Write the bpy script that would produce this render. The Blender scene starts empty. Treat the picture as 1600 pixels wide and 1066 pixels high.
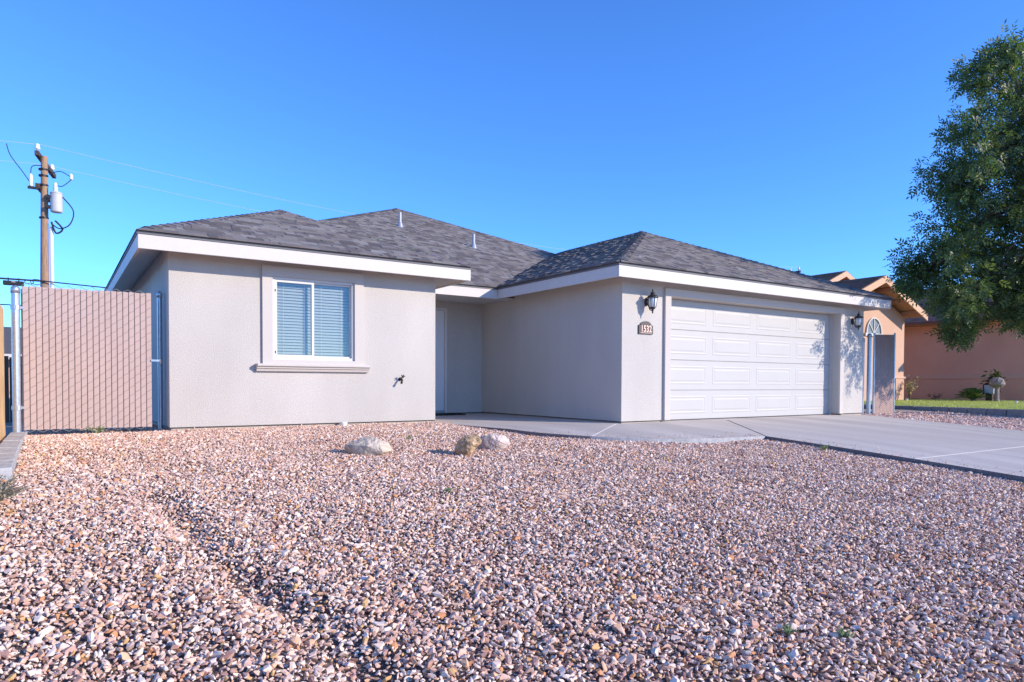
import bpy, bmesh, math, random
import numpy as np
from mathutils import Vector, Matrix

random.seed(7)
rng = np.random.default_rng(7)
R = math.radians
S = bpy.context.scene
COL = S.collection

# ------------------------------------------------------------------ camera
CAM = Vector((-1.2353, -9.9823, 0.6434))
FPX, YAW, PITCH, ROLL, PPY = 1072.0, R(33.5823), R(-1.3628), R(0.2332), 624.45
cam = bpy.data.cameras.new('camera')
cam.sensor_width = 36.0
cam.lens = FPX / 1600.0 * 36.0
cam.shift_y = (PPY - 533.0) / 1600.0
cam.clip_start = 0.05
cam.clip_end = 3000
camo = bpy.data.objects.new('camera', cam)
COL.objects.link(camo)
fw = Vector((math.sin(YAW) * math.cos(PITCH), math.cos(YAW) * math.cos(PITCH), math.sin(PITCH)))
rt = Vector((math.cos(YAW), -math.sin(YAW), 0))
up = rt.cross(fw)
rt, up = rt * math.cos(ROLL) + up * math.sin(ROLL), up * math.cos(ROLL) - rt * math.sin(ROLL)
camo.matrix_world = Matrix(((rt.x, up.x, -fw.x, CAM.x), (rt.y, up.y, -fw.y, CAM.y), (rt.z, up.z, -fw.z, CAM.z), (0, 0, 0, 1)))
S.camera = camo

# ------------------------------------------------------------------ sky, sun, exposure
SUN_EL, SUN_AZ = R(21), R(142)
w = bpy.data.worlds.new('World')
S.world = w
w.use_nodes = True
wn = w.node_tree.nodes
sky = wn.new('ShaderNodeTexSky')
sky.sky_type = 'NISHITA'
sky.sun_disc = False
sky.sun_elevation = SUN_EL
sky.sun_rotation = SUN_AZ
sky.altitude = 0
sky.air_density = 0.78
sky.dust_density = 0.0
sky.ozone_density = 9.3
tint = wn.new('ShaderNodeMix')
tint.data_type = 'RGBA'
tint.blend_type = 'MULTIPLY'
tint.inputs[0].default_value = 1
tint.inputs[7].default_value = (.80, .905, 1.0, 1)
w.node_tree.links.new(sky.outputs[0], tint.inputs[6])
w.node_tree.links.new(tint.outputs[2], wn['Background'].inputs[0])
wn['Background'].inputs[1].default_value = 0.15
sl = bpy.data.lights.new('sun', 'SUN')
sl.energy = 2.25
sl.angle = R(0.53)
sl.color = (1.0, 0.89, 0.76)
so = bpy.data.objects.new('sun', sl)
COL.objects.link(so)
sd = Vector((math.sin(SUN_AZ) * math.cos(SUN_EL), math.cos(SUN_AZ) * math.cos(SUN_EL), math.sin(SUN_EL)))
so.rotation_euler = sd.to_track_quat('Z', 'Y').to_euler()
so.location = (10, -20, 20)
S.view_settings.view_transform = 'Standard'
S.view_settings.look = 'None'
S.view_settings.gamma = 1
S.view_settings.exposure = 1.28
S.view_settings.use_curve_mapping = False

# ------------------------------------------------------------------ materials
def mat(name, col=(.5, .5, .5), rough=.8, metal=0.0, spec=.3, noise=None, bump=None, stretch=None):
    """noise=(scale, amount) tone variation, bump=(scale, strength, distance)"""
    m = bpy.data.materials.new(name)
    m.use_nodes = True
    t = m.node_tree
    b = t.nodes['Principled BSDF']
    b.inputs['Base Color'].default_value = (*col, 1)
    b.inputs['Roughness'].default_value = rough
    b.inputs['Metallic'].default_value = metal
    b.inputs['Specular IOR Level'].default_value = spec
    if noise or bump:
        tc = t.nodes.new('ShaderNodeTexCoord')
        src = tc.outputs['Object']
        if stretch:
            mp = t.nodes.new('ShaderNodeMapping')
            mp.inputs['Scale'].default_value = stretch
            t.links.new(src, mp.inputs[0])
            src2 = mp.outputs[0]
        else:
            src2 = src
    if noise:
        n = t.nodes.new('ShaderNodeTexNoise')
        n.inputs['Scale'].default_value = noise[0]
        n.inputs['Detail'].default_value = 6
        n.inputs['Roughness'].default_value = .6
        t.links.new(src2, n.inputs[0])
        mx = t.nodes.new('ShaderNodeMix')
        mx.data_type = 'RGBA'
        a = noise[1]
        mx.inputs[6].default_value = (*[c * (1 - a) for c in col], 1)
        mx.inputs[7].default_value = (*[min(1, c * (1 + a)) for c in col], 1)
        mr = t.nodes.new('ShaderNodeMapRange')
        mr.inputs[1].default_value = .3
        mr.inputs[2].default_value = .7
        t.links.new(n.outputs[0], mr.inputs[0])
        t.links.new(mr.outputs[0], mx.inputs[0])
        t.links.new(mx.outputs[2], b.inputs['Base Color'])
    if bump:
        n2 = t.nodes.new('ShaderNodeTexNoise')
        n2.inputs['Scale'].default_value = bump[0]
        n2.inputs['Detail'].default_value = 4
        t.links.new(src, n2.inputs[0])
        bp = t.nodes.new('ShaderNodeBump')
        bp.inputs['Strength'].default_value = bump[1]
        bp.inputs['Distance'].default_value = bump[2]
        t.links.new(n2.outputs[0], bp.inputs['Height'])
        t.links.new(bp.outputs[0], b.inputs['Normal'])
    return m

def add_second_noise(m, scale, amount, stretch=(1, 1, 1)):
    """multiply the base colour by a second, larger mottling"""
    t = m.node_tree
    b = t.nodes['Principled BSDF']
    old = b.inputs['Base Color'].links[0].from_socket if b.inputs['Base Color'].links else None
    tc = t.nodes.new('ShaderNodeTexCoord')
    mp = t.nodes.new('ShaderNodeMapping')
    mp.inputs['Scale'].default_value = stretch
    n = t.nodes.new('ShaderNodeTexNoise')
    n.inputs['Scale'].default_value = scale
    n.inputs['Detail'].default_value = 5
    t.links.new(tc.outputs['Object'], mp.inputs[0])
    t.links.new(mp.outputs[0], n.inputs[0])
    mr = t.nodes.new('ShaderNodeMapRange')
    mr.inputs[1].default_value = .3
    mr.inputs[2].default_value = .7
    mr.inputs[3].default_value = 1 - amount
    mr.inputs[4].default_value = 1 + amount * .4
    t.links.new(n.outputs[0], mr.inputs[0])
    mx = t.nodes.new('ShaderNodeMix')
    mx.data_type = 'RGBA'
    mx.blend_type = 'MULTIPLY'
    mx.inputs[0].default_value = 1
    if old:
        t.links.new(old, mx.inputs[6])
    else:
        mx.inputs[6].default_value = b.inputs['Base Color'].default_value
    t.links.new(mr.outputs[0], mx.inputs[7])
    t.links.new(mx.outputs[2], b.inputs['Base Color'])
    return m

def attr_mat(name, attr, kind, ramp=None, rough=.85, bump=None, spec=.2, grain=None):
    m = bpy.data.materials.new(name)
    m.use_nodes = True
    t = m.node_tree
    b = t.nodes['Principled BSDF']
    b.inputs['Roughness'].default_value = rough
    b.inputs['Specular IOR Level'].default_value = spec
    a = t.nodes.new('ShaderNodeAttribute')
    a.attribute_type = kind
    a.attribute_name = attr
    if ramp:
        r = t.nodes.new('ShaderNodeValToRGB')
        r.color_ramp.interpolation = 'CONSTANT'
        els = r.color_ramp.elements
        while len(els) > 1:
            els.remove(els[-1])
        els[0].position = 0
        els[0].color = (*ramp[0][1], 1)
        for p, c in ramp[1:]:
            e = els.new(p)
            e.color = (*c, 1)
        t.links.new(a.outputs['Fac'], r.inputs[0])
        out = r.outputs[0]
    else:
        out = a.outputs['Color']
    if grain:
        tc = t.nodes.new('ShaderNodeTexCoord')
        n = t.nodes.new('ShaderNodeTexNoise')
        n.inputs['Scale'].default_value = grain[0]
        n.inputs['Detail'].default_value = 5
        t.links.new(tc.outputs['Object'], n.inputs[0])
        mr = t.nodes.new('ShaderNodeMapRange')
        mr.inputs[1].default_value = .3
        mr.inputs[2].default_value = .7
        mr.inputs[3].default_value = 1 - grain[1]
        mr.inputs[4].default_value = 1 + grain[1]
        t.links.new(n.outputs[0], mr.inputs[0])
        mx = t.nodes.new('ShaderNodeMix')
        mx.data_type = 'RGBA'
        mx.blend_type = 'MULTIPLY'
        mx.inputs[0].default_value = 1
        t.links.new(out, mx.inputs[6])
        t.links.new(mr.outputs[0], mx.inputs[7])
        out = mx.outputs[2]
    t.links.new(out, b.inputs['Base Color'])
    return m

def leaf_mat(name, c1, c2, trans=.35):
    m = bpy.data.materials.new(name)
    m.use_nodes = True
    t = m.node_tree
    b = t.nodes['Principled BSDF']
    b.inputs['Roughness'].default_value = .5
    b.inputs['Specular IOR Level'].default_value = .35
    a = t.nodes.new('ShaderNodeAttribute')
    a.attribute_name = 'tone'
    mx = t.nodes.new('ShaderNodeMix')
    mx.data_type = 'RGBA'
    mx.inputs[6].default_value = (*c1, 1)
    mx.inputs[7].default_value = (*c2, 1)
    t.links.new(a.outputs['Fac'], mx.inputs[0])
    t.links.new(mx.outputs[2], b.inputs['Base Color'])
    tr = t.nodes.new('ShaderNodeBsdfTranslucent')
    g = t.nodes.new('ShaderNodeMix')
    g.data_type = 'RGBA'
    g.blend_type = 'MULTIPLY'
    g.inputs[0].default_value = 1
    g.inputs[7].default_value = (1.3, 1.5, .5, 1)
    t.links.new(mx.outputs[2], g.inputs[6])
    t.links.new(g.outputs[2], tr.inputs[0])
    ms = t.nodes.new('ShaderNodeMixShader')
    ms.inputs[0].default_value = trans
    t.links.new(b.outputs[0], ms.inputs[1])
    t.links.new(tr.outputs[0], ms.inputs[2])
    t.links.new(ms.outputs[0], t.nodes['Material Output'].inputs[0])
    return m

def glass_mat(name, tint=(.9, .95, .95), refl=1.0):
    m = bpy.data.materials.new(name)
    m.use_nodes = True
    t = m.node_tree
    t.nodes.remove(t.nodes['Principled BSDF'])
    tr = t.nodes.new('ShaderNodeBsdfTransparent')
    tr.inputs[0].default_value = (*tint, 1)
    gl = t.nodes.new('ShaderNodeBsdfGlossy')
    gl.inputs['Roughness'].default_value = .01
    fr = t.nodes.new('ShaderNodeLayerWeight')
    fr.inputs[0].default_value = .5
    pw = t.nodes.new('ShaderNodeMath')
    pw.operation = 'POWER'
    pw.inputs[1].default_value = 3.0
    t.links.new(fr.outputs['Facing'], pw.inputs[0])
    mt = t.nodes.new('ShaderNodeMath')
    mt.operation = 'MULTIPLY_ADD'
    mt.inputs[1].default_value = .7 * refl
    mt.inputs[2].default_value = .07 * refl
    mt.use_clamp = True
    t.links.new(pw.outputs[0], mt.inputs[0])
    ms = t.nodes.new('ShaderNodeMixShader')
    t.links.new(mt.outputs[0], ms.inputs[0])
    t.links.new(tr.outputs[0], ms.inputs[1])
    t.links.new(gl.outputs[0], ms.inputs[2])
    t.links.new(ms.outputs[0], t.nodes['Material Output'].inputs[0])
    return m

M = {}
M['stucco'] = add_second_noise(mat('stucco', (.55, .505, .455), .92, noise=(75, .13), bump=(80, .6, .012)), .9, .13, (1, 1, .4))
M['trim'] = mat('stucco_trim', (.57, .515, .465), .9, noise=(120, .08), bump=(160, .4, .004))
M['fascia'] = mat('fascia_paint', (.62, .575, .53), .55, noise=(8, .03))
M['soffit'] = mat('soffit_paint', (.62, .58, .54), .8, noise=(6, .05))
M['drip'] = mat('drip_edge', (.16, .16, .175), .5)
M['found'] = mat('foundation', (.52, .43, .35), .9, noise=(30, .15), bump=(60, .4, .01))
M['screed'] = mat('weep_screed', (.06, .055, .05), .7)
M['shingle'] = attr_mat('shingle', 'tint', 'GEOMETRY', rough=.95, grain=(140, .28))
M['deck'] = mat('roof_underlay', (.11, .108, .115), .95, noise=(20, .2))
M['vinyl'] = mat('window_vinyl', (.66, .63, .60), .4)
M['glass'] = glass_mat('window_glass', (.94, .955, .95), 1.0)
M['blind'] = mat('blind_slat', (.40, .43, .39), .5)
M['blindline'] = mat('blind_cord', (.7, .7, .7), .8)
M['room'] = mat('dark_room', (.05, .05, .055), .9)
M['door'] = mat('garage_door_paint', (.50, .475, .445), .45, noise=(3, .015))
M['seal'] = mat('rubber_seal', (.03, .03, .03), .7)
M['entry'] = mat('entry_door_paint', (.74, .74, .75), .45)
M['mat'] = mat('doormat_fibre', (.03, .028, .027), .95, noise=(200, .3))
M['iron'] = mat('dark_bronze', (.055, .05, .05), .45, metal=.5)
M['lampglass'] = mat('frosted_lamp_glass', (.75, .75, .74), .25, spec=.6)
M['plaque'] = mat('plaque_bronze', (.075, .065, .062), .5, metal=.3, noise=(90, .2))
M['digit'] = mat('plaque_copper', (.74, .50, .42), .45, metal=.2)
M['pipe'] = mat('vent_pipe', (.42, .43, .45), .45, metal=.4)
M['pvc'] = mat('white_plastic', (.8, .8, .8), .4)
M['galv'] = mat('galvanised', (.50, .53, .57), .35, metal=.75, noise=(25, .12))
M['slat'] = mat('beige_slat', (.48, .355, .315), .6, noise=(5, .05), stretch=(1, 1, .2))
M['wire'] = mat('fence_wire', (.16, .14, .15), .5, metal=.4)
M['knuckle'] = mat('bright_wire', (.6, .6, .6), .4, metal=.6)
M['slatdark'] = mat('brown_slat', (.46, .32, .28), .65, noise=(5, .08))
M['conc'] = add_second_noise(mat('concrete', (.58, .51, .45), .85, noise=(40, .10), bump=(120, .25, .003)), 1.1, .22, (1.6, .22, 1))
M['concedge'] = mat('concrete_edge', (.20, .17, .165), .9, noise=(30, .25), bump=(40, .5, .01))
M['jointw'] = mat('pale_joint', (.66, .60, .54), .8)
M['jointd'] = mat('dark_joint', (.07, .065, .065), .9)
M['curb'] = mat('curb_concrete', (.44, .43, .42), .9, noise=(14, .2), bump=(60, .5, .008))
M['block'] = mat('grey_block', (.33, .285, .265), .9, noise=(18, .2), bump=(50, .6, .01))
M['wood'] = add_second_noise(mat('fence_wood', (.62, .40, .20), .75, noise=(6, .2), stretch=(6, 6, .5)), 2.5, .2)
M['wooddark'] = mat('dark_wood', (.12, .085, .065), .85, noise=(6, .3), stretch=(6, 6, .5))  # dark tone carries the shade on the rear fence boards
M['pole'] = mat('pole_wood', (.36, .22, .135), .85, noise=(7, .35), stretch=(4, 4, .3))
M['arm'] = mat('crossarm_wood', (.085, .06, .05), .85, noise=(7, .3))
M['black'] = mat('black_metal', (.02, .02, .022), .5)
M['porc'] = mat('porcelain', (.78, .78, .80), .25, spec=.6)
M['can'] = mat('transformer_paint', (.52, .51, .50), .4, noise=(3, .04))
M['lwire'] = mat('aluminium_wire', (.75, .77, .80), .35, metal=.4)
M['dwire'] = mat('cable', (.03, .035, .045), .6)
M['terra'] = add_second_noise(mat('terracotta_stucco', (.80, .42, .29), .92, noise=(60, .10), bump=(90, .5, .008)), .8, .10)
M['terrat'] = mat('terracotta_band', (.74, .42, .31), .9, noise=(60, .08))
M['peach'] = add_second_noise(mat('peach_stucco', (.63, .40, .29), .92, noise=(70, .10), bump=(90, .5, .008)), .8, .07)
M['nbtrim'] = mat('peach_trim', (.66, .41, .26), .7, noise=(6, .05))
M['nbwood'] = mat('eave_wood', (.48, .25, .15), .75, noise=(9, .15))
M['gutter'] = mat('brown_gutter', (.16, .085, .07), .5)
M['soil'] = mat('gravel_bed', (.15, .10, .08), .95, noise=(60, .5), bump=(45, 1.0, .03))
M['dirt'] = mat('pale_dirt', (.46, .35, .28), .95, noise=(1.5, .2), bump=(12, .6, .03))
M['lawn'] = mat('lawn_soil', (.26, .29, .10), .95, noise=(20, .3))
M['bark'] = mat('bark', (.16, .12, .09), .95, noise=(14, .35), bump=(25, 1, .03), stretch=(3, 3, .5))
M['leaf'] = leaf_mat('tree_leaf', (.048, .085, .040), (.14, .185, .055), .33)
M['sago'] = leaf_mat('palm_leaf', (.06, .11, .03), (.24, .32, .10), .25)
M['shrub'] = leaf_mat('shrub_leaf', (.05, .07, .03), (.09, .10, .035), .25)
M['rose'] = leaf_mat('dry_plant_leaf', (.22, .20, .09), (.55, .42, .30), .3)
M['dry'] = leaf_mat('dry_twig', (.20, .17, .12), (.36, .32, .23), .1)
M['grass'] = leaf_mat('grass_blade', (.36, .39, .15), (.56, .56, .26), .35)
M['weed'] = leaf_mat('weed_leaf', (.22, .26, .13), (.36, .40, .22), .3)
M['rockw'] = add_second_noise(mat('pale_rock', (.62, .50, .38), .9, noise=(18, .22), bump=(22, .9, .03)), 4, .2)
M['rockt'] = add_second_noise(mat('tan_rock', (.62, .41, .23), .9, noise=(16, .5), bump=(20, 1, .04)), 9, .5)
M['rockp'] = add_second_noise(mat('pink_rock', (.62, .48, .41), .9, noise=(12, .35), bump=(20, 1, .04)), 7, .35)
M['stone'] = mat('carved_stone', (.33, .26, .22), .9, noise=(25, .3), bump=(40, .8, .02))
M['box'] = mat('blue_box', (.40, .47, .58), .5)
PEB = [(0, (0.795, 0.585, 0.458)), (.23, (0.731, 0.461, 0.343)), (.37, (0.583, 0.336, 0.255)), (.46, (0.869, 0.681, 0.554)), (.63, (0.710, 0.422, 0.255)),
       (.71, (0.445, 0.249, 0.185)), (.77, (0.572, 0.413, 0.352)), (.84, (0.763, 0.509, 0.378)), (.915, (0.636, 0.278, 0.123)), (.945, (0.286, 0.153, 0.123)), (.97, (0.657, 0.384, 0.158))]
M['pebble'] = attr_mat('pebble', 'pc', 'INSTANCER', ramp=PEB, rough=.75, grain=(60, .15), spec=.3)
PEB2 = [(0, (.76, .50, .40)), (.25, (.66, .41, .32)), (.5, (.80, .60, .50)), (.7, (.54, .33, .26)), (.88, (.76, .68, .63))]
M['pebble2'] = attr_mat('pebble_red', 'pc', 'INSTANCER', ramp=PEB2, rough=.8, grain=(60, .15))

# ------------------------------------------------------------------ mesh helpers
class MB:
    def __init__(s):
        s.v, s.f, s.c = [], [], []
    def add(s, vs, fs, col=None):
        o = len(s.v)
        s.v += [tuple(q) for q in vs]
        s.f += [tuple(i + o for i in f) for f in fs]
        s.c += [col] * len(fs)
        return s
    def box(s, x0, x1, y0, y1, z0, z1, col=None):
        vs = [(x, y, z) for z in (z0, z1) for y in (y0, y1) for x in (x0, x1)]
        return s.add(vs, [(0, 2, 3, 1), (4, 5, 7, 6), (0, 1, 5, 4), (2, 6, 7, 3), (0, 4, 6, 2), (1, 3, 7, 5)], col)
    def hexa(s, bot, top, col=None):
        n = len(bot)
        fs = [tuple(range(n - 1, -1, -1)), tuple(range(n, 2 * n))]
        fs += [(i, (i + 1) % n, n + (i + 1) % n, n + i) for i in range(n)]
        return s.add(list(bot) + list(top), fs, col)
    def tube(s, pts, rad, n=6, caps=True, col=None):
        pts = [Vector(q) for q in pts]
        if not hasattr(rad, '__len__'):
            rad = [rad] * len(pts)
        rings = []
        prev = None
        for i, q in enumerate(pts):
            d = (pts[min(i + 1, len(pts) - 1)] - pts[max(i - 1, 0)]).normalized()
            if prev is None:
                a = d.cross(Vector((0, 0, 1)) if abs(d.z) < .9 else Vector((1, 0, 0))).normalized()
            else:
                a = (prev - d * prev.dot(d)).normalized()
            prev = a
            b = d.cross(a)
            rings.append([q + (a * math.cos(k * 2 * math.pi / n) + b * math.sin(k * 2 * math.pi / n)) * rad[i] for k in range(n)])
        vs = [v for r in rings for v in r]
        fs = []
        for i in range(len(pts) - 1):
            for k in range(n):
                k2 = (k + 1) % n
                fs.append((i * n + k, i * n + k2, (i + 1) * n + k2, (i + 1) * n + k))
        if caps:
            fs.append(tuple(range(n - 1, -1, -1)))
            fs.append(tuple((len(pts) - 1) * n + k for k in range(n)))
        return s.add(vs, fs, col)
    def lathe(s, prof, n=16, c=(0, 0, 0), col=None):
        vs, fs = [], []
        for r, z in prof:
            for k in range(n):
                a = 2 * math.pi * k / n
                vs.append((c[0] + r * math.cos(a), c[1] + r * math.sin(a), c[2] + z))
        for i in range(len(prof) - 1):
            for k in range(n):
                k2 = (k + 1) % n
                fs.append((i * n + k, i * n + k2, (i + 1) * n + k2, (i + 1) * n + k))
        fs.append(tuple(range(n - 1, -1, -1)))
        fs.append(tuple((len(prof) - 1) * n + k for k in range(n)))
        return s.add(vs, fs, col)
    def mesh(s, name, m, smooth=False, tint=False):
        me = bpy.data.meshes.new(name)
        me.from_pydata(s.v, [], s.f)
        me.materials.append(m)
        if smooth:
            me.polygons.foreach_set('use_smooth', [True] * len(me.polygons))
        if tint:
            a = me.attributes.new('tint', 'FLOAT_COLOR', 'FACE')
            buf = []
            for c in s.c:
                buf += [*(c or (.15, .15, .15)), 1]
            a.data.foreach_set('color', buf)
        me.update()
        return me
    def build(s, name, m, parent=None, loc=None, smooth=False, tint=False, bevel=0):
        me = s.mesh(name, m, smooth, tint)
        o = bpy.data.objects.new(name, me)
        COL.objects.link(o)
        put(o, parent, loc)
        if bevel:
            b = o.modifiers.new('bevel', 'BEVEL')
            b.width = bevel
            b.segments = 2
            b.limit_method = 'ANGLE'
        return o

def put(o, parent=None, loc=None):
    """world-space meshes under a root: cancel the root's own location once"""
    if parent is not None:
        o.parent = parent
        if loc is None and parent.type == 'EMPTY' and parent.get('worldparts'):
            o.location = -Vector(parent['base'])
    if loc is not None:
        o.location = loc

def thing(name, label, cat, loc=(0, 0, 0), group=None, world=True, rz=0):
    o = bpy.data.objects.new(name, None)
    o.empty_display_size = .2
    COL.objects.link(o)
    o.location = loc
    o.rotation_euler = (0, 0, rz)
    o['label'] = label
    o['category'] = cat
    if group:
        o['group'] = group
    if world:
        o['worldparts'] = 1
        o['base'] = tuple(loc)
    return o

def tag(o, label, cat, group=None):
    o['label'] = label
    o['category'] = cat
    if group:
        o['group'] = group
    return o

def struct(o):
    o['kind'] = 'structure'
    return o

# ------------------------------------------------------------------ house dimensions (metres; z = 0 is the garage slab)
O = .386
W1, XG, G, GW, D1 = 3.894, 6.373, -1.7215, 7.076, 2.660
ZT, FH, ZB = 2.463, .177, .043
XGR = XG + GW
EXL = XG - .424            # left eave of the garage wing
EXR = XGR + O
EYG = G - O
EYP = D1 - 1.298           # porch / main front eave
EXW = W1 + .436
Z0 = 2.513                 # roof surface at the eaves
AW = (1.974, 1.974, 3.55)
AM = (6.915, 8.28, 5.60)
AG = (10.07, 1.65, 4.145)
DX0, DX1, DZ, DR = 7.451, 12.507, 2.13, .208
BACK = 16.5

def h(Y):
    s = max(0.0, -1.9 - Y)
    if s > 8:
        return -(0.047 * 8 + .0032 * 64) - .03 * (s - 8) if s < 16 else -(0.376 + .2048) - .24
    return -(0.047 * s + 0.0032 * s * s)

def sstep(a, b, x):
    t = min(1, max(0, (x - a) / (b - a)))
    return t * t * (3 - 2 * t)

FUR = [(-.62, -4.5), (-.592, -4.9), (-.544, -5.99), (-.445, -6.57), (-.359, -7.1), (-.30, -7.7), (-.2, -8.6)]
def furrow(x, y):
    d = 9
    for (a, b), (c, e) in zip(FUR, FUR[1:]):
        vx, vy = c - a, e - b
        t = min(1, max(0, ((x - a) * vx + (y - b) * vy) / (vx * vx + vy * vy)))
        d = min(d, math.hypot(x - a - t * vx, y - b - t * vy))
    return d

def gz(x, y):
    z = h(y) - .055 * sstep(-.3, -2.6, y)
    z -= .055 * math.exp(-((x + .85) ** 2 / .5 + (y - .45) ** 2 / .25))
    if -9.5 < y < -4 and -1.5 < x < .6:
        d = furrow(x, y)
        wv = .75 + .25 * math.sin(y * 5.3 + x * 3)
        z += wv * (-.06 * math.exp(-(d / .11) ** 2) + .016 * math.exp(-((d - .24) / .13) ** 2))
    z += .012 * math.sin(x * 1.7 + .6) * math.sin(y * 1.3) + .006 * math.sin(x * 5.1 + y * 3.7)
    return z

def gz_arr(x, y):
    def sm(a, b, v):
        t = np.clip((v - a) / (b - a), 0, 1)
        return t * t * (3 - 2 * t)
    s_ = np.clip(-1.9 - y, 0, 8)
    z = -(0.047 * s_ + .0032 * s_ * s_) - .055 * sm(-.3, -2.6, y)
    z -= .055 * np.exp(-((x + .85) ** 2 / .5 + (y - .45) ** 2 / .25))
    d = np.full(len(x), 9.0)
    for (a, b), (c, e) in zip(FUR, FUR[1:]):
        vx, vy = c - a, e - b
        t = np.clip(((x - a) * vx + (y - b) * vy) / (vx * vx + vy * vy), 0, 1)
        d = np.minimum(d, np.hypot(x - a - t * vx, y - b - t * vy))
    wv = .75 + .25 * np.sin(y * 5.3 + x * 3)
    z += wv * (-.06 * np.exp(-(d / .11) ** 2) + .016 * np.exp(-((d - .24) / .13) ** 2))
    return z + .012 * np.sin(x * 1.7 + .6) * np.sin(y * 1.3) + .006 * np.sin(x * 5.1 + y * 3.7)

# ------------------------------------------------------------------ ground
def grid_sheet(name, xs, ys, zf, m):
    vs = [(x, y, zf(x, y)) for y in ys for x in xs]
    nx = len(xs)
    fs = [(j * nx + i, j * nx + i + 1, (j + 1) * nx + i + 1, (j + 1) * nx + i) for j in range(len(ys) - 1) for i in range(nx - 1)]
    return MB().add(vs, fs).build(name, m, smooth=True)

def span(*segs):
    out = []
    for a, b, st in segs:
        n = max(1, round((b - a) / st))
        out += [a + (b - a) * k / n for k in range(n)]
    return out + [segs[-1][1]]

gx = span((-900, -40, 200), (-40, -4, 6), (-4, 8, .1), (8, 30, 1.0), (30, 900, 120))
gy = span((-900, -30, 200), (-30, -10, 2), (-10, 1.4, .1), (1.4, 40, 3), (40, 900, 160))
def ground_z(x, y):
    if 3.7 < x < 13.3 and y > -3.9:
        return -.16 + h(y)
    if 7.1 < x < 13.3:
        return h(y) - .16
    return gz(x, y) - .012
struct(grid_sheet('ground', gx, gy, ground_z, M['dirt']))
bedx = span((-1.53, 7.25, .1))
bedy = span((-9.6, -.0, .1))
def bed_z(x, y):
    if y > -3.9 and x > 3.85:
        return -.17 + h(y)
    return gz(x, y) - .005
struct(grid_sheet('gravel_bed', bedx, bedy, bed_z, M['soil']))

# ------------------------------------------------------------------ paved slabs
def slab(name, poly, m, thick=.16, off=0.0, edge=None):
    bm = bmesh.new()
    f = bm.faces.new([bm.verts.new((x, y, 0)) for x, y in poly])
    bm.normal_update()
    if f.normal.z < 0:
        bmesh.ops.reverse_faces(bm, faces=[f])
    ylo, yhi = min(q[1] for q in poly), max(q[1] for q in poly)
    y = math.ceil(ylo * 2) / 2
    while y < yhi:
        bmesh.ops.bisect_plane(bm, geom=bm.verts[:] + bm.edges[:] + bm.faces[:], plane_co=(0, y, 0), plane_no=(0, 1, 0), dist=1e-5)
        y += .5
    for v in bm.verts:
        v.co.z = h(v.co.y) + off
    top = list(bm.faces)
    r = bmesh.ops.extrude_face_region(bm, geom=top)
    for e in r['geom']:
        if isinstance(e, bmesh.types.BMVert):
            e.co.z -= thick
    bmesh.ops.recalc_face_normals(bm, faces=bm.faces)
    me = bpy.data.meshes.new(name)
    me.materials.append(m)
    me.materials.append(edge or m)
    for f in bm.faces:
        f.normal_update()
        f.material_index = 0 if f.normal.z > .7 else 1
    bm.to_mesh(me)
    bm.free()
    o = bpy.data.objects.new(name, me)
    COL.objects.link(o)
    return struct(o)

def smooth_curve(pts, n=6):
    out = []
    for i in range(len(pts) - 1):
        p0, p1, p2, p3 = [Vector((*pts[min(max(k, 0), len(pts) - 1)], 0)) for k in (i - 1, i, i + 1, i + 2)]
        for k in range(n):
            t = k / n
            q = .5 * ((2 * p1) + (-p0 + p2) * t + (2 * p0 - 5 * p1 + 4 * p2 - p3) * t * t + (-p0 + 3 * p1 - 3 * p2 + p3) * t ** 3)
            out.append((q.x, q.y))
    return out + [pts[-1]]

edge1 = smooth_curve([(3.91, .0), (3.94, -.6), (4.0, -1.47), (4.17, -2.3), (4.42, -2.72), (4.66, -2.99)])
edge2 = smooth_curve([(4.675, -3.005), (4.95, -3.24), (5.5, -3.53), (6.29, -3.72), (7.235, -3.80)])
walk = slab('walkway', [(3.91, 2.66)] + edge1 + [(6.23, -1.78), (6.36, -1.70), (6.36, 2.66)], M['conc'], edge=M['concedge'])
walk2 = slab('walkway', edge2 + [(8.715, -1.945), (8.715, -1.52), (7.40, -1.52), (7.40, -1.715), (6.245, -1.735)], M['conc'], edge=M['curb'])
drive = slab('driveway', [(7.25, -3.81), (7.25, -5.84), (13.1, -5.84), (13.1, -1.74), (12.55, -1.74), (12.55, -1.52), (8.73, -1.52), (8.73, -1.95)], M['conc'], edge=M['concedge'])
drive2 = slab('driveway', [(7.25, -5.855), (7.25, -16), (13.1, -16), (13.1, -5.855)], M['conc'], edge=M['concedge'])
def joint(par, a, b, wd, m, n=10):
    a, b = Vector((*a, 0)), Vector((*b, 0))
    d = (b - a).normalized()
    s = Vector((-d.y, d.x, 0)) * wd / 2
    mb = MB()
    for k in range(n):
        p, q = a.lerp(b, k / n), a.lerp(b, (k + 1) / n)
        vs = []
        for dz in (-.03, .003):
            for u in (p - s, q - s, q + s, p + s):
                vs.append((u.x, u.y, h(u.y) + dz))
        mb.hexa(vs[:4], vs[4:])
    mb.build('joint', m, par)
joint(walk2, (6.235, -1.76), (4.672, -2.995), .022, M['jointw'])
joint(drive, (8.722, -1.93), (7.245, -3.80), .016, M['jointd'])
joint(drive2, (7.26, -5.8475), (13.09, -5.8475), .024, M['jointw'])  # sealant strip, its sunlit edge put into the pale colour

# ------------------------------------------------------------------ the grey stucco house
house = thing('house', 'single storey pale grey stucco house with grey shingled hip roof and white garage door', 'house', (6.5, 0, 0))

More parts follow.
